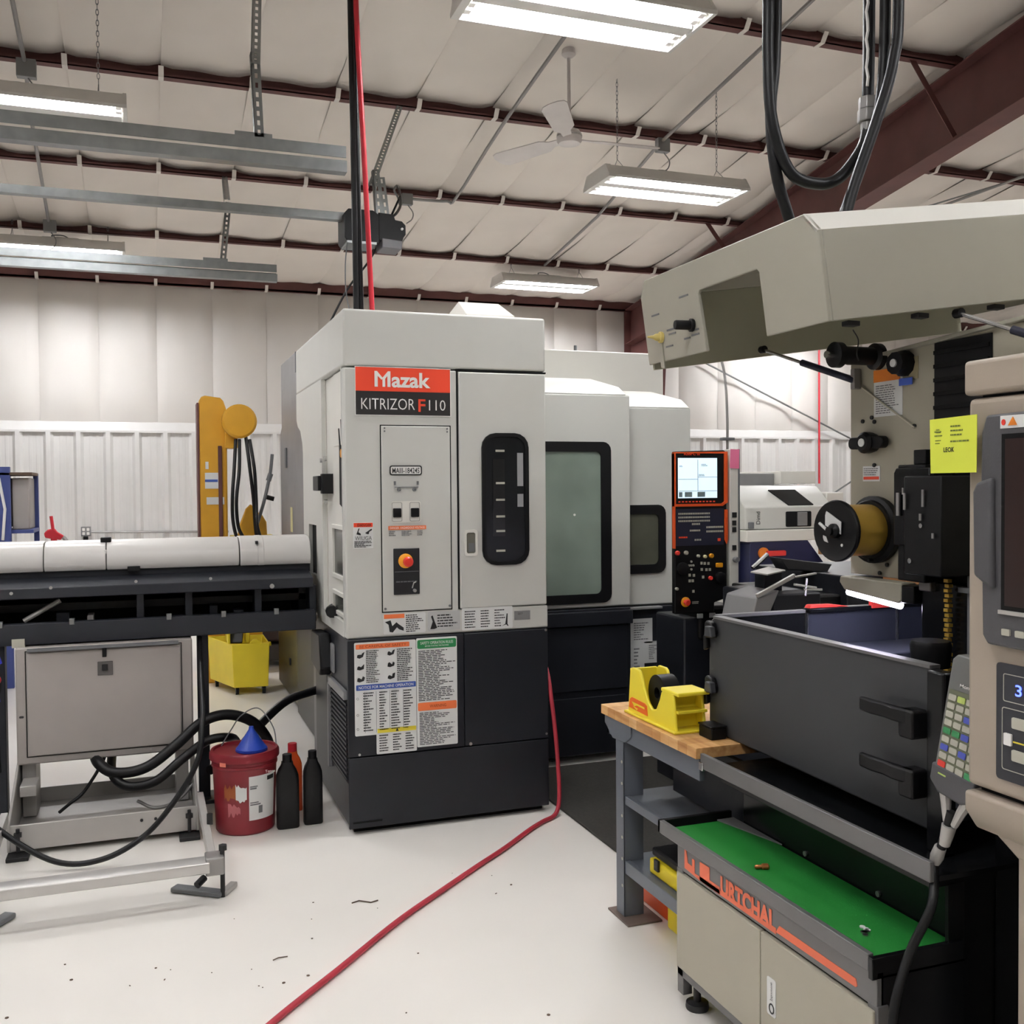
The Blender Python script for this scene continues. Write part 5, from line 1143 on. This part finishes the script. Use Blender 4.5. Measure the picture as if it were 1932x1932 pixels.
MB().tube(cr([(2.29, 2.62, 1.40), (2.27, 2.59, 1.43), (2.27, 2.57, 1.40), (2.28, 2.58, 1.35), (2.29, 2.61, 1.34)]), .004, 6).build('wire_loop', m_ink, ed)
MB().tube([(2.29, 2.62, 1.43), (2.27, 2.57, 1.435)], .008, 6).build('loop_guide', m_black, ed)
MB().lathe((2.30, 2.735, 1.345), (-1, 0, 0), [(.006, 0), (.006, .05)], 8).build('pin', m_ink, ed)
MB().lathe((2.30, 2.745, 1.445), (-1, -.06, 0), [(.108, 0), (.112, .01), (.112, .03), (.09, .04)], 30).build('spool_backing', m_black, ed)
MB().bar((2.296, 2.82, 1.925), (2.296, 2.57, 1.775), .004, .01, (1, 0, 0)).build('clear_strip', M('strip_clear', 'C2BDAB', .4), ed, smooth=False)
# cutting head
MB().wb(2.18, 2.30, 2.40, 2.515, 1.30, 1.655).build('head_block', m_black, ed, .004)
MB(left(2.18)).poly([(2.51, 1.41), (2.51, 1.63), (2.50, 1.645), (2.36, 1.645), (2.36, 1.41)], 0, .02).build('head_cover', m_base, ed, .003)
MB().wb(2.12, 2.29, 2.27, 2.42, 1.33, 1.62).build('head_block', m_black, ed, .004)
MB().wb(2.2, 2.3, 2.42, 2.47, 1.655, 1.70).build('head_cap', m_black, ed, .003)
m = MB(left(2.115)); 
for a, z0, z1 in ((2.405, 1.52, 1.57), (2.33, 1.53, 1.58), (2.34, 1.49, 1.51), (2.29, 1.44, 1.455)): m.box(a, a+.008, z0, z1, 0, .004)
m.build('head_tubes', m_conduit, ed, smooth=False)
m = MB(left(2.155)); m.box(2.475, 2.487, 1.50, 1.57, 0, .006); m.box(2.455, 2.462, 1.565, 1.585, 0, .006); m.build('head_pipes', m_conduit, ed, smooth=False)
m = MB(left(2.118)); m.poly(circ(2.39, 1.37, .008, 10), 0, .004); m.poly(circ(2.345, 1.475, .007, 10), 0, .004); m.build('head_screws', m_steel, ed)
m = MB()
for k in range(20): m.wb(2.21, 2.225, 2.335+(.004 if k % 2 else 0), 2.352+(.004 if k % 2 else 0), 1.03+k*.0145, 1.04+k*.0145)
m.build('cable_chain', m_gold, ed, smooth=False)
m = MB(); m.wb(2.23, 2.25, 2.27, 2.285, 1.0, 1.35); m.wb(2.22, 2.26, 2.25, 2.31, 1.28, 1.295); m.build('guide_rail', m_inkg, ed, smooth=False)
MB().wb(2.22, 2.27, 2.42, 2.47, 1.27, 1.30).build('head_nozzle', m_conduit, ed, .004)
MB().wb(2.24, 2.5, 2.2, 2.48, .82, 1.30).build('lower_bellows', m_base, ed, .004)
# work lamp under the plate
MB(lambda a, b, c: (2.28+c, a, b)).poly([(2.84, 1.285), (2.845, 1.265), (2.82, 1.24), (2.56, 1.22), (2.545, 1.23), (2.545, 1.285)], -.06, 0).build('lamp_shade', m_beige, ed, .004)
MB().tube([(2.24, 2.82, 1.232), (2.24, 2.57, 1.212)], .012, 8).build('lamp_tube', m_lamp, ed)
MB().wb(2.22, 2.29, 2.49, 2.545, 1.225, 1.28).build('lamp_socket', m_black, ed, .004)
# hood on gas struts
A8 = math.radians(8); ca, sa = math.cos(A8), math.sin(A8)
HX, HZ = 1.738, 2.037
def H(u, y, w): return (HX+u*ca-w*sa, y, HZ+u*sa+w*ca)
HL = 1.45; N0, N1 = 2.27, 3.30
hd = MB(lambda a, b, c: H(c, a, b)).poly([(N0, 0), (N0, .245), (N0+.055, .30), (N1-.04, .30), (N1, .245), (N1, 0), (2.90, 0), (2.91, .19), (2.90, .20), (2.57, .20), (2.56, .19), (2.56, 0)], 0, .014).build('hood_front', m_hoodm, ed, .003)
MB(lambda a, b, c: H(a, N0+c, b)).box(0.014, HL, 0, .245, 0, .012).build('hood_side', m_hoodm, ed, .002)
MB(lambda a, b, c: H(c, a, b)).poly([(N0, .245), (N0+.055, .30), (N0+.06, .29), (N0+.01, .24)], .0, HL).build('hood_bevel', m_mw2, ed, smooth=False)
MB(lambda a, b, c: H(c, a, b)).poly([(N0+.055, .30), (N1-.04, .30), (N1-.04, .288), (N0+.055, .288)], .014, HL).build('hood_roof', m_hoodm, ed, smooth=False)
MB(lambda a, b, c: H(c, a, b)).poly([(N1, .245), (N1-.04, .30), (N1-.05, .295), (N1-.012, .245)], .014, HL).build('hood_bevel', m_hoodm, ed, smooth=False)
MB(lambda a, b, c: H(a, N1-c, b)).box(0.014, HL, -.02, .245, 0, .012).build('hood_side', m_hoodin, ed, .002)
MB(lambda a, b, c: H(c, a, b)).poly([(N0+.02, .04), (N1-.02, .04), (N1-.02, .27), (N0+.02, .27)], HL-.02, HL).build('hood_back', m_hoodm, ed, smooth=False)
def Hf(a, b, c): return H(-c, a, b)
MB(Hf).poly([(3.205, -.02), (3.18, -.025), (3.18, .07), (3.205, .075)], 0, .006).build('hood_strip', m_hoodm, ed, .002)
p = Vector(H(0, 2.965, .095)); MB().lathe(p, (-1, .12, .0), [(.022, 0), (.022, .010), (.016, .012), (.016, .06), (.014, .064)], 16).build('hood_plunger', m_black, ed)
p = Vector(H(0, 3.18, .085)); MB().lathe(p, (-1, .1, 0), [(.02, 0), (.02, .01), (.014, .012), (.012, .025), (.006, .035), (.003, .055)], 14).build('yellow_valve', M('valve_yellow', 'C9B56A', .5), ed)
m = MB(Hf)
for y0, y1, z in ((3.235, 3.18, .165), (3.03, 2.97, .195), (3.14, 3.07, .10), (3.13, 3.08, .085), (3.16, 3.11, .045), (3.03, 2.99, .055), (2.98, 2.93, .06), (2.96, 2.93, .075)): m.box(y1, y0, z, z+.006, 0, .0015)
m.build('hood_print', m_inkg, ed, smooth=False)
def strut(p0, p1, lab):
    p0, p1 = Vector(p0), Vector(p1); d = p1-p0
    MB().cyl(p0, p0+d*.55, .006, n=10).build('strut_rod', m_steel, ed)
    MB().cyl(p0+d*.45, p1, .012, n=14).build('gas_strut', M('strut_blue', '2A2C3C', .35), ed)
    MB().cyl(p0-Vector((0, .012, 0)), p0+Vector((0, .012, 0)), .014, n=10).build('strut_pivot', m_black, ed)
    MB().wb(p1.x-.008, p1.x+.022, p1.y-.008, p1.y+.012, p1.z-.03, p1.z+.04).build('strut_bracket', m_conduit, ed, .003)
strut((2.19, 3.25, 2.105), (2.275, 2.835, 1.95), 'a'); strut((2.20, 2.29, 2.085), (2.27, 1.93, 1.93), 'b')
m = MB()
for u in (.10, .34, .62): p = H(u, N0+.02, -.004); m.wb(p[0]-.02, p[0]+.02, p[1]-.0, p[1]+.03, p[2]-.014, p[2])
m.build('hood_hooks', m_ink, ed, .002)
MB().tube(cr([(2.0, 2.5, 2.06), (2.02, 2.5, 2.03), (2.015, 2.5, 1.99), (2.03, 2.51, 1.97)]), .002, 5).build('hood_wire', m_ink, ed)
MB().tube(cr([(2.66, 2.88, 1.15), (2.58, 2.7, 1.08), (2.50, 2.5, 1.04), (2.35, 2.35, 1.03)]), .01, 8).build('tank_hose', M('hose_blue', '2B3350', .4), ed)
MB().lathe((2.02, 2.2, 1.155), (0, 0, 1), [(.05, -.06), (.055, 0), (.05, .012)], 20).build('filter_cap', m_black, ed)
# brass wire spool
ws = thing('wire_spool', 'large spool of brass coloured wire with black flanges', 'spool', (2.2, 2.73, 1.33))
SO = (2.262, 2.743, 1.445); SA = (-1, -.10, .0)
MB().lathe(SO, SA, [(.085, 0), (.085, .135)], 36).build('wire_winding', m_gold, ws)
MB().lathe(SO, SA, [(.095, -.004), (.100, 0), (.095, .006)], 36).build('rear_flange', m_black, ws)
fl_ = MB().lathe(SO, SA, [(.098, .135), (.101, .139), (.101, .147), (.097, .152), (.075, .146), (.02, .146)], 36).build('front_flange', m_black, ws)
ax = Vector(SA).normalized(); pc = Vector(SO)+ax*.15
def SF(a, b, c): return (pc.x-c*.995+a*.0, pc.y-a, pc.z+b)
MB(SF).poly([(-.045, .065), (.03, .03), (.028, -.01), (-.06, .02)], -.002, .001).build('spool_card', m_paper, ws, smooth=False)
MB().lathe(pc, SA, [(.024, -.006), (.024, .012), (.014, .02), (.014, .03)], 16).build('spool_nut', m_black, ws)
MB().tube([pc+ax*.022+Vector((0, .01, .0)), pc+ax*.03+Vector((0, .045, .025))], .005, 6).build('nut_handle', m_paper, ws)
MB(SF).poly([(-.065, -.015), (-.045, -.02), (-.035, -.04), (-.055, -.035)], .0, .002).build('spool_chip', m_paper, ws, smooth=False)
MB(SF).poly(circ(.035, -.045, .005, 10), 0, .002).build('white_dot', m_paper, ws)
# ================================================================ control console
cn = thing('control_console', 'beige machine console with dark grey screen bezel at the right edge', 'control console', (1.75, 1.4, 0))
KX = 1.62; K = left(KX)
MB().wb(KX-.006, 2.0, 1.10, 1.668, 1.780, 1.853).build('top_cap', m_beige2, cn, .010, seg=3)
MB().wb(KX, 2.0, 1.10, 1.661, .965, 1.774).build('housing', m_beige2, cn, .012, seg=3)
MB().wb(KX+.02, 1.9, 1.12, 1.64, .955, 1.79).build('inner_shell', m_seam, cn, smooth=False)
bz = MB(K).poly([(1.602, 1.70), (1.59, 1.735), (1.12, 1.745), (1.12, 1.265), (1.585, 1.272), (1.598, 1.29), (1.600, 1.40), (1.607, 1.42)], -.001, .022).build('screen_bezel', m_cgrey, cn, .005)
MB(left(KX-.022)).poly([(1.585, 1.395), (1.612, 1.41), (1.615, 1.58), (1.605, 1.60), (1.565, 1.61), (1.562, 1.385)], -.02, .012).build('side_grip', m_cgrey, cn, .008, seg=3)
MB(left(KX-.022)).box(1.14, 1.548, 1.345, 1.695, -.001, .002).build('screen_recess', m_seam, cn, smooth=False)
MB(left(KX-.0225)).box(1.14, 1.538, 1.355, 1.685, 0, .003).build('screen', M('screen_dark', '2A1A18', .3), cn, smooth=False)
MB(left(KX-.022)).box(1.14, 1.552, 1.338, 1.346, 0, .006).build('screen_sill', m_frame, cn, smooth=False)
MB(left(KX-.022)).poly(rr(1.525, 1.296, 1.545, 1.309, .002), 0, .004).build('soft_key', m_key, cn); MB(left(KX-.022)).poly(rr(1.49, 1.296, 1.512, 1.309, .002), 0, .004).build('soft_key', m_key, cn)
so = MB(left(KX-.022)).box(1.40, 1.552, 1.706, 1.731, 0, .0015).build('warning_strip', m_paper, cn, smooth=False)
MB(left(KX-.024)).poly(circ(1.543, 1.718, .005, 14, .006), 0, .001).build('red_dot', m_red, so); MB(left(KX-.024)).poly([(1.532, 1.711), (1.51, 1.711), (1.52, 1.728)], 0, .001).build('orange_triangle', M('tag_orange', 'E38327', .5), so, smooth=False)
kp = MB(K).poly(rr(1.12, 1.0, 1.578, 1.236, .008), -.001, .004).build('key_panel', M('panel_slate', '2F3036', .45), cn)
m = MB(left(KX-.004)); m.ring(rr(1.30, 1.16, 1.560, 1.216, .004), rr(1.3015, 1.1615, 1.5585, 1.2145, .003), 0, .001); m.ring(rr(1.30, 1.022, 1.563, 1.148, .005), rr(1.3015, 1.0235, 1.5615, 1.1465, .004), 0, .001); m.build('panel_rules', m_key, kp)
for z in (1.11, 1.045): MB(left(KX-.004)).poly(rr(1.49, z, 1.536, z+.022, .003), 0, .004).build('rocker_key', m_key, kp)
MB(left(KX-.004)).poly(rr(1.537, 1.073, 1.556, 1.097, .002), 0, .004).build('white_key', m_white, kp)
MB(left(KX-.004)).box(1.50, 1.535, 1.081, 1.084, 0, .001).build('yellow_rule', m_yellab, kp, smooth=False)
text('led_digits', '3', left(KX-.004), 1.530, 1.175, 1.514, 1.198, m_led, kp, .001, .01)
MB(lambda a, b, c: (a, c, b)).poly([(KX-.012, .955), (KX-.012, .915), (KX+.02, .87), (KX+.09, .87), (KX+.12, .955)], 1.10, 1.656).build('keyboard_shelf', m_beige2, cn, .008, seg=3)
MB(lambda a, b, c: (c, a, b)).poly([(1.65, .90), (1.545, .84), (1.12, .84), (1.12, .90)], KX+.02, 1.9).build('shelf_support', m_beige2, cn, .004)
MB().wb(KX+.035, 1.95, 1.10, 1.56, 0, .87).build('pedestal', m_beige2, cn, .006)
MB(left(KX+.035)).poly(circ(1.525, .60, .005, 10), 0, .002).build('pedestal_screw', m_ink, cn)
nt = MB(left(KX-.03)).poly([(1.735, 1.735), (1.604, 1.738), (1.605, 1.62), (1.732, 1.62)], 0, .001).build('yellow_note', m_note)
single(nt, 'bright yellow sticky note with handwriting on the console edge', 'note', 'sticky notes')
c0 = MB(left(KX-.0315)); 
lines(c0, 1.715, 1.703, 1.70, 1.715, 2, .0005, .3); lines(c0, 1.72, 1.695, 1.695, 1.712, 2, .0005, .3); lines(c0, 1.675, 1.695, 1.63, 1.722, 3, .0005, .35, .6); lines(c0, 1.718, 1.68, 1.695, 1.692, 2, .0005, .3); lines(c0, 1.675, 1.682, 1.62, 1.69, 1, .0005, .4, .9)
ORGN = ORG[nt.name]
c0.build('handwriting', M('pencil_green', '6E7A35', .6), nt, smooth=False)
text('note_lettering', 'LEOK', left(KX-.0315), 1.694, 1.664, 1.664, 1.674, m_ink, nt, .0005, .02)
# handheld keypad hanging from the console
hk = thing('handheld_keypad', 'grey handheld keypad with rows of small keys hanging beside the console', 'keypad', (1.66, 1.72, .95))
HK = left(1.66)
def hkp(s, t, c):      # s across 0..1 (left to right), t up 0..1, slight lean
    y = 1.796-.112*s-.056*t; z = .958+.266*t-.016*s+.012*t*s
    return (1.66-c, y, z)
MB(hkp).poly([(0, .0), (.02, -.02), (.98, -.03), (1, 0), (1, .97), (.9, 1.0), (.1, 1.0), (0, .96)], -.03, 0).build('case', m_hand, hk, .003)
MB(hkp).poly([(-.06, -.10), (.2, -.18), (.8, -.18), (1.06, -.12), (1.06, .05), (-.06, .05)], -.03, .004).build('bumper', m_cgrey, hk, .005)
MB(hkp).box(.06, .96, .02, .71, 0, .001).build('key_sheet', M('sheet_olive', '6A6E58', .5), hk, smooth=False)
text('keypad_lettering', 'Monitor', hkp, .30, .745, .75, .775, m_white, hk, .001, .01)
cols = [.08, .31, .54, .77]
for r in range(9):
    for k in range(4):
        mt = m_key
        if (r, k) in ((0, 1),): mt = m_keyl
        if (r, k) in ((2, 2), (4, 2), (6, 0), (6, 2)): mt = m_keyb
        if (r, k) in ((4, 0), (4, 1), (8, 3)): mt = m_keyg
        if (r, k) == (8, 0): mt = m_red
        z = .645-r*.072
        MB(hkp).poly(rr(cols[k], z-.024, cols[k]+.19, z+.026, .01, 1), 0, .003).build('key', mt, hk, smooth=False)
MB(hkp).box(.15, .35, -.02, -.008, .004, .005).build('green_mark', m_keyl, hk, smooth=False)
for s0, s1 in ((.25, .42), (.85, .62)):
    MB().tube([hkp(s0, -.15, -.012), hkp((s0+s1)/2, -.26, -.012), hkp(s1, -.40, -.012)], .011, 8, radii=[.013, .011, .008]).build('bracket_arm', m_frame, hk)
MB().tube([hkp(.50, -.42, -.012), hkp(.48, -.52, -.012), hkp(.46, -.60, -.012)], .013, 10, radii=[.016, .014, .012]).build('connector', m_frame, hk)
MB().tube([hkp(.38, -.64, -.012), hkp(.33, -.74, -.012), hkp(.30, -.80, -.012)], .013, 10, radii=[.013, .015, .012]).build('connector_nut', m_frame, hk)
hp = [Vector(hkp(.5, -.3, -.012)), Vector(hkp(.42, -.6, -.012)), Vector(hkp(.30, -.82, -.012)), Vector((1.63, 1.77, .66)), Vector((1.58, 1.78, .56)), Vector((1.53, 1.77, .46)), Vector((1.50, 1.75, .36)), Vector((1.49, 1.74, .2)), Vector((1.49, 1.72, .03))]
MB().tube(cr(hp), .0105, 10).build('cable', m_rubber, hk)
# ================================================================ far right background: white lathe, chip conveyor, wall rods
la = thing('cnc_lathe', 'white lathe with navy base and orange switch in the background', 'lathe', (5.3, 7.9, 0))
LF = front(7.5)
MB(lambda a, b, c: (c, a, b)).poly([(7.5, 1.205), (7.5, 1.40), (7.72, 1.575), (8.6, 1.60), (8.6, 1.205)], 4.87, 5.78).build('sliding_cover', m_mw, la, .01)
MB().wb(4.87, 5.95, 7.47, 8.6, 1.10, 1.20).build('cover_sill', m_mw2, la, .006)
MB().wb(4.64, 4.86, 7.6, 8.6, .5, 1.50).build('head_cover', m_mw, la, .01)
MB(LF).poly([(4.9, .5), (5.9, .5), (5.75, .80), (5.50, 1.10), (4.92, 1.10), (4.9, 1.08)], -.9, .025).build('navy_base', m_navy, la, .006)
MB().wb(4.9, 5.9, 7.55, 8.6, 0, .5).build('base', m_mdark, la, .01)
MB(front(7.47)).poly(circ(5.03, 1.0, .05, 16), 0, .02).build('switch_plate', M('switch_orange', 'E8812B', .4), la)
MB(front(7.45)).poly(rr(5.05, .975, 5.24, 1.02, .01), 0, .02).build('switch_lever', m_redrag, la)
MB(lambda a, b, c: (a, 7.5+b*.22-c, 1.40+b*.175+c)).poly([(5.32, .05), (5.58, .05), (5.50, .80), (5.22, .80)], 0, .008).build('top_window', m_glassd, la, smooth=False)
MB(LF).poly(rr(5.285, 1.222, 5.55, 1.357, .012), 0, .006).build('front_window', m_glassd, la)
MB(LF).box(5.40, 5.50, 1.23, 1.35, .006, .02).build('door_handle', m_mgrey, la, .004)
text('lathe_lettering', 'Dimd', lambda a, b, c: (5.02-b, 7.5-c, 1.25+a), 0, 0, .11, .04, m_ink, la, .004)
MB().wb(4.90, 4.95, 7.48, 7.5, 1.215, 1.27).build('hinge', m_inkg, la, .004)
MB().wb(4.75, 4.90, 8.0, 8.6, 1.50, 1.68).build('rear_box', m_mgrey, la, .006)
MB().wb(5.25, 5.65, 8.2, 8.8, 1.58, 1.70).build('roof_box', m_mgrey, la, .006); MB().wb(5.65, 6.05, 8.1, 8.8, 1.60, 1.72).build('roof_box', m_mw2, la, .006)
MB().wb(5.79, 5.98, 7.6, 8.4, 1.2, 1.52).build('end_cover', m_mw2, la, .01)
MB().tube([(5.06, 7.3, .95), (4.93, 7.2, .75)], .02, 8).build('lever', m_frame, la)
tb = single(MB().wb(5.55, 7.9, 6.9, 7.4, .98, 1.06).build('wooden_bench', m_card, bev=.004), 'brown wooden bench top in the far background behind the spool', 'bench top')
for a in (5.6, 7.75): MB().wb(a, a+.08, 6.92, 7.0, 0, .98).build('bench_leg', m_mdark, tb, smooth=False)
MB().wb(5.6, 7.8, 6.95, 7.35, .0, .9).build('bench_cupboard', m_card, tb, smooth=False)
ch = thing('chip_conveyor', 'dark chip conveyor and bins standing behind the tank', 'chip conveyor', (2.9, 4.0, 0))
MB().wb(2.66, 2.92, 3.87, 4.3, 0, 1.10).build('housing', m_mdark, ch, .01)
MB(front(3.85)).poly([(2.53, .98), (2.62, 1.00), (2.68, 1.12), (2.56, 1.09)], -.25, 0).build('bracket_plate', m_mgrey, ch, .006)
MB().wb(2.90, 3.55, 3.9, 4.6, 0, 1.08).build('bin', m_black, ch, .01)
MB(lambda a, b, c: (a, c, b)).poly([(2.86, 1.245), (3.16, 1.205), (3.13, 1.165), (2.90, 1.185)], 4.1, 4.2).build('chute', M('chute_grey', '3A3B3D', .4), ch, .005)
MB().add([(2.616, 3.85, 1.19), (2.817, 4.0, 1.19), (2.86, 4.2, 1.19), (2.626, 4.0, 1.19), (2.616, 3.85, 1.196), (2.817, 4.0, 1.196), (2.86, 4.2, 1.196), (2.626, 4.0, 1.196)], [(0, 1, 2, 3), (4, 5, 6, 7), (0, 1, 5, 4), (1, 2, 6, 5), (2, 3, 7, 6), (3, 0, 4, 7)]).build('paper_tray', m_frame, ch, smooth=False)
MB().wb(2.70, 2.80, 4.0, 4.08, 1.0, 1.19).build('tray_stand', m_mdark, ch, .004)
MB().bar((2.56, 3.85, 1.10), (2.76, 3.85, 1.185), .018, .018).build('lever_arm', m_frame, ch, .003)
MB().bar((2.74, 3.82, 1.18), (2.84, 3.80, 1.195), .02, .008).build('lever_grip', m_steel, ch, .003)
MB().tube(cr([(2.835, 4.3, 1.182), (2.88, 4.3, 1.215), (2.922, 4.3, 1.248)]), .012, 8).build('stay', m_steel, ch)
for p0, p1 in (((2.75, 3.84, 1.145), (2.87, 3.84, 1.125)), ((2.82, 3.84, 1.17), (2.81, 3.84, 1.09)), ((2.80, 3.84, 1.12), (2.9, 3.84, 1.115))):
    MB().tube([p0, p1], .006, 6).build('clamp_rod', m_steel, ch)
MB(front(3.845)).box(2.62, 2.68, 1.012, 1.026, 0, .003).build('tag', m_key, ch, smooth=False)
MB().wb(3.05, 4.2, 3.85, 4.6, .3, 1.17).build('rear_bin', m_mdark, ch, .006)
MB().wb(3.25, 3.6, 3.70, 3.85, 1.10, 1.20).build('card_box', m_card, ch, .004)
single(MB().tube([(7.17, 12.05, 3.27), (9.64, 12.05, 2.23)], .012, 6).build('wall_brace', m_galv), 'thin steel brace rod slanting down the white wall at the right', 'brace rod')
single(MB().tube([(9.2, 12.05, 1.40), (9.75, 12.05, 1.70)], .012, 6).build('wall_brace', m_galv), 'short piece of brace rod rising above the white lathe', 'brace rod')
single(MB().tube([(9.02, 12.0, 3.75), (9.02, 12.0, 1.60)], .014, 6).build('air_hose', m_redh), 'thin red hose hanging down the far white wall', 'hose')
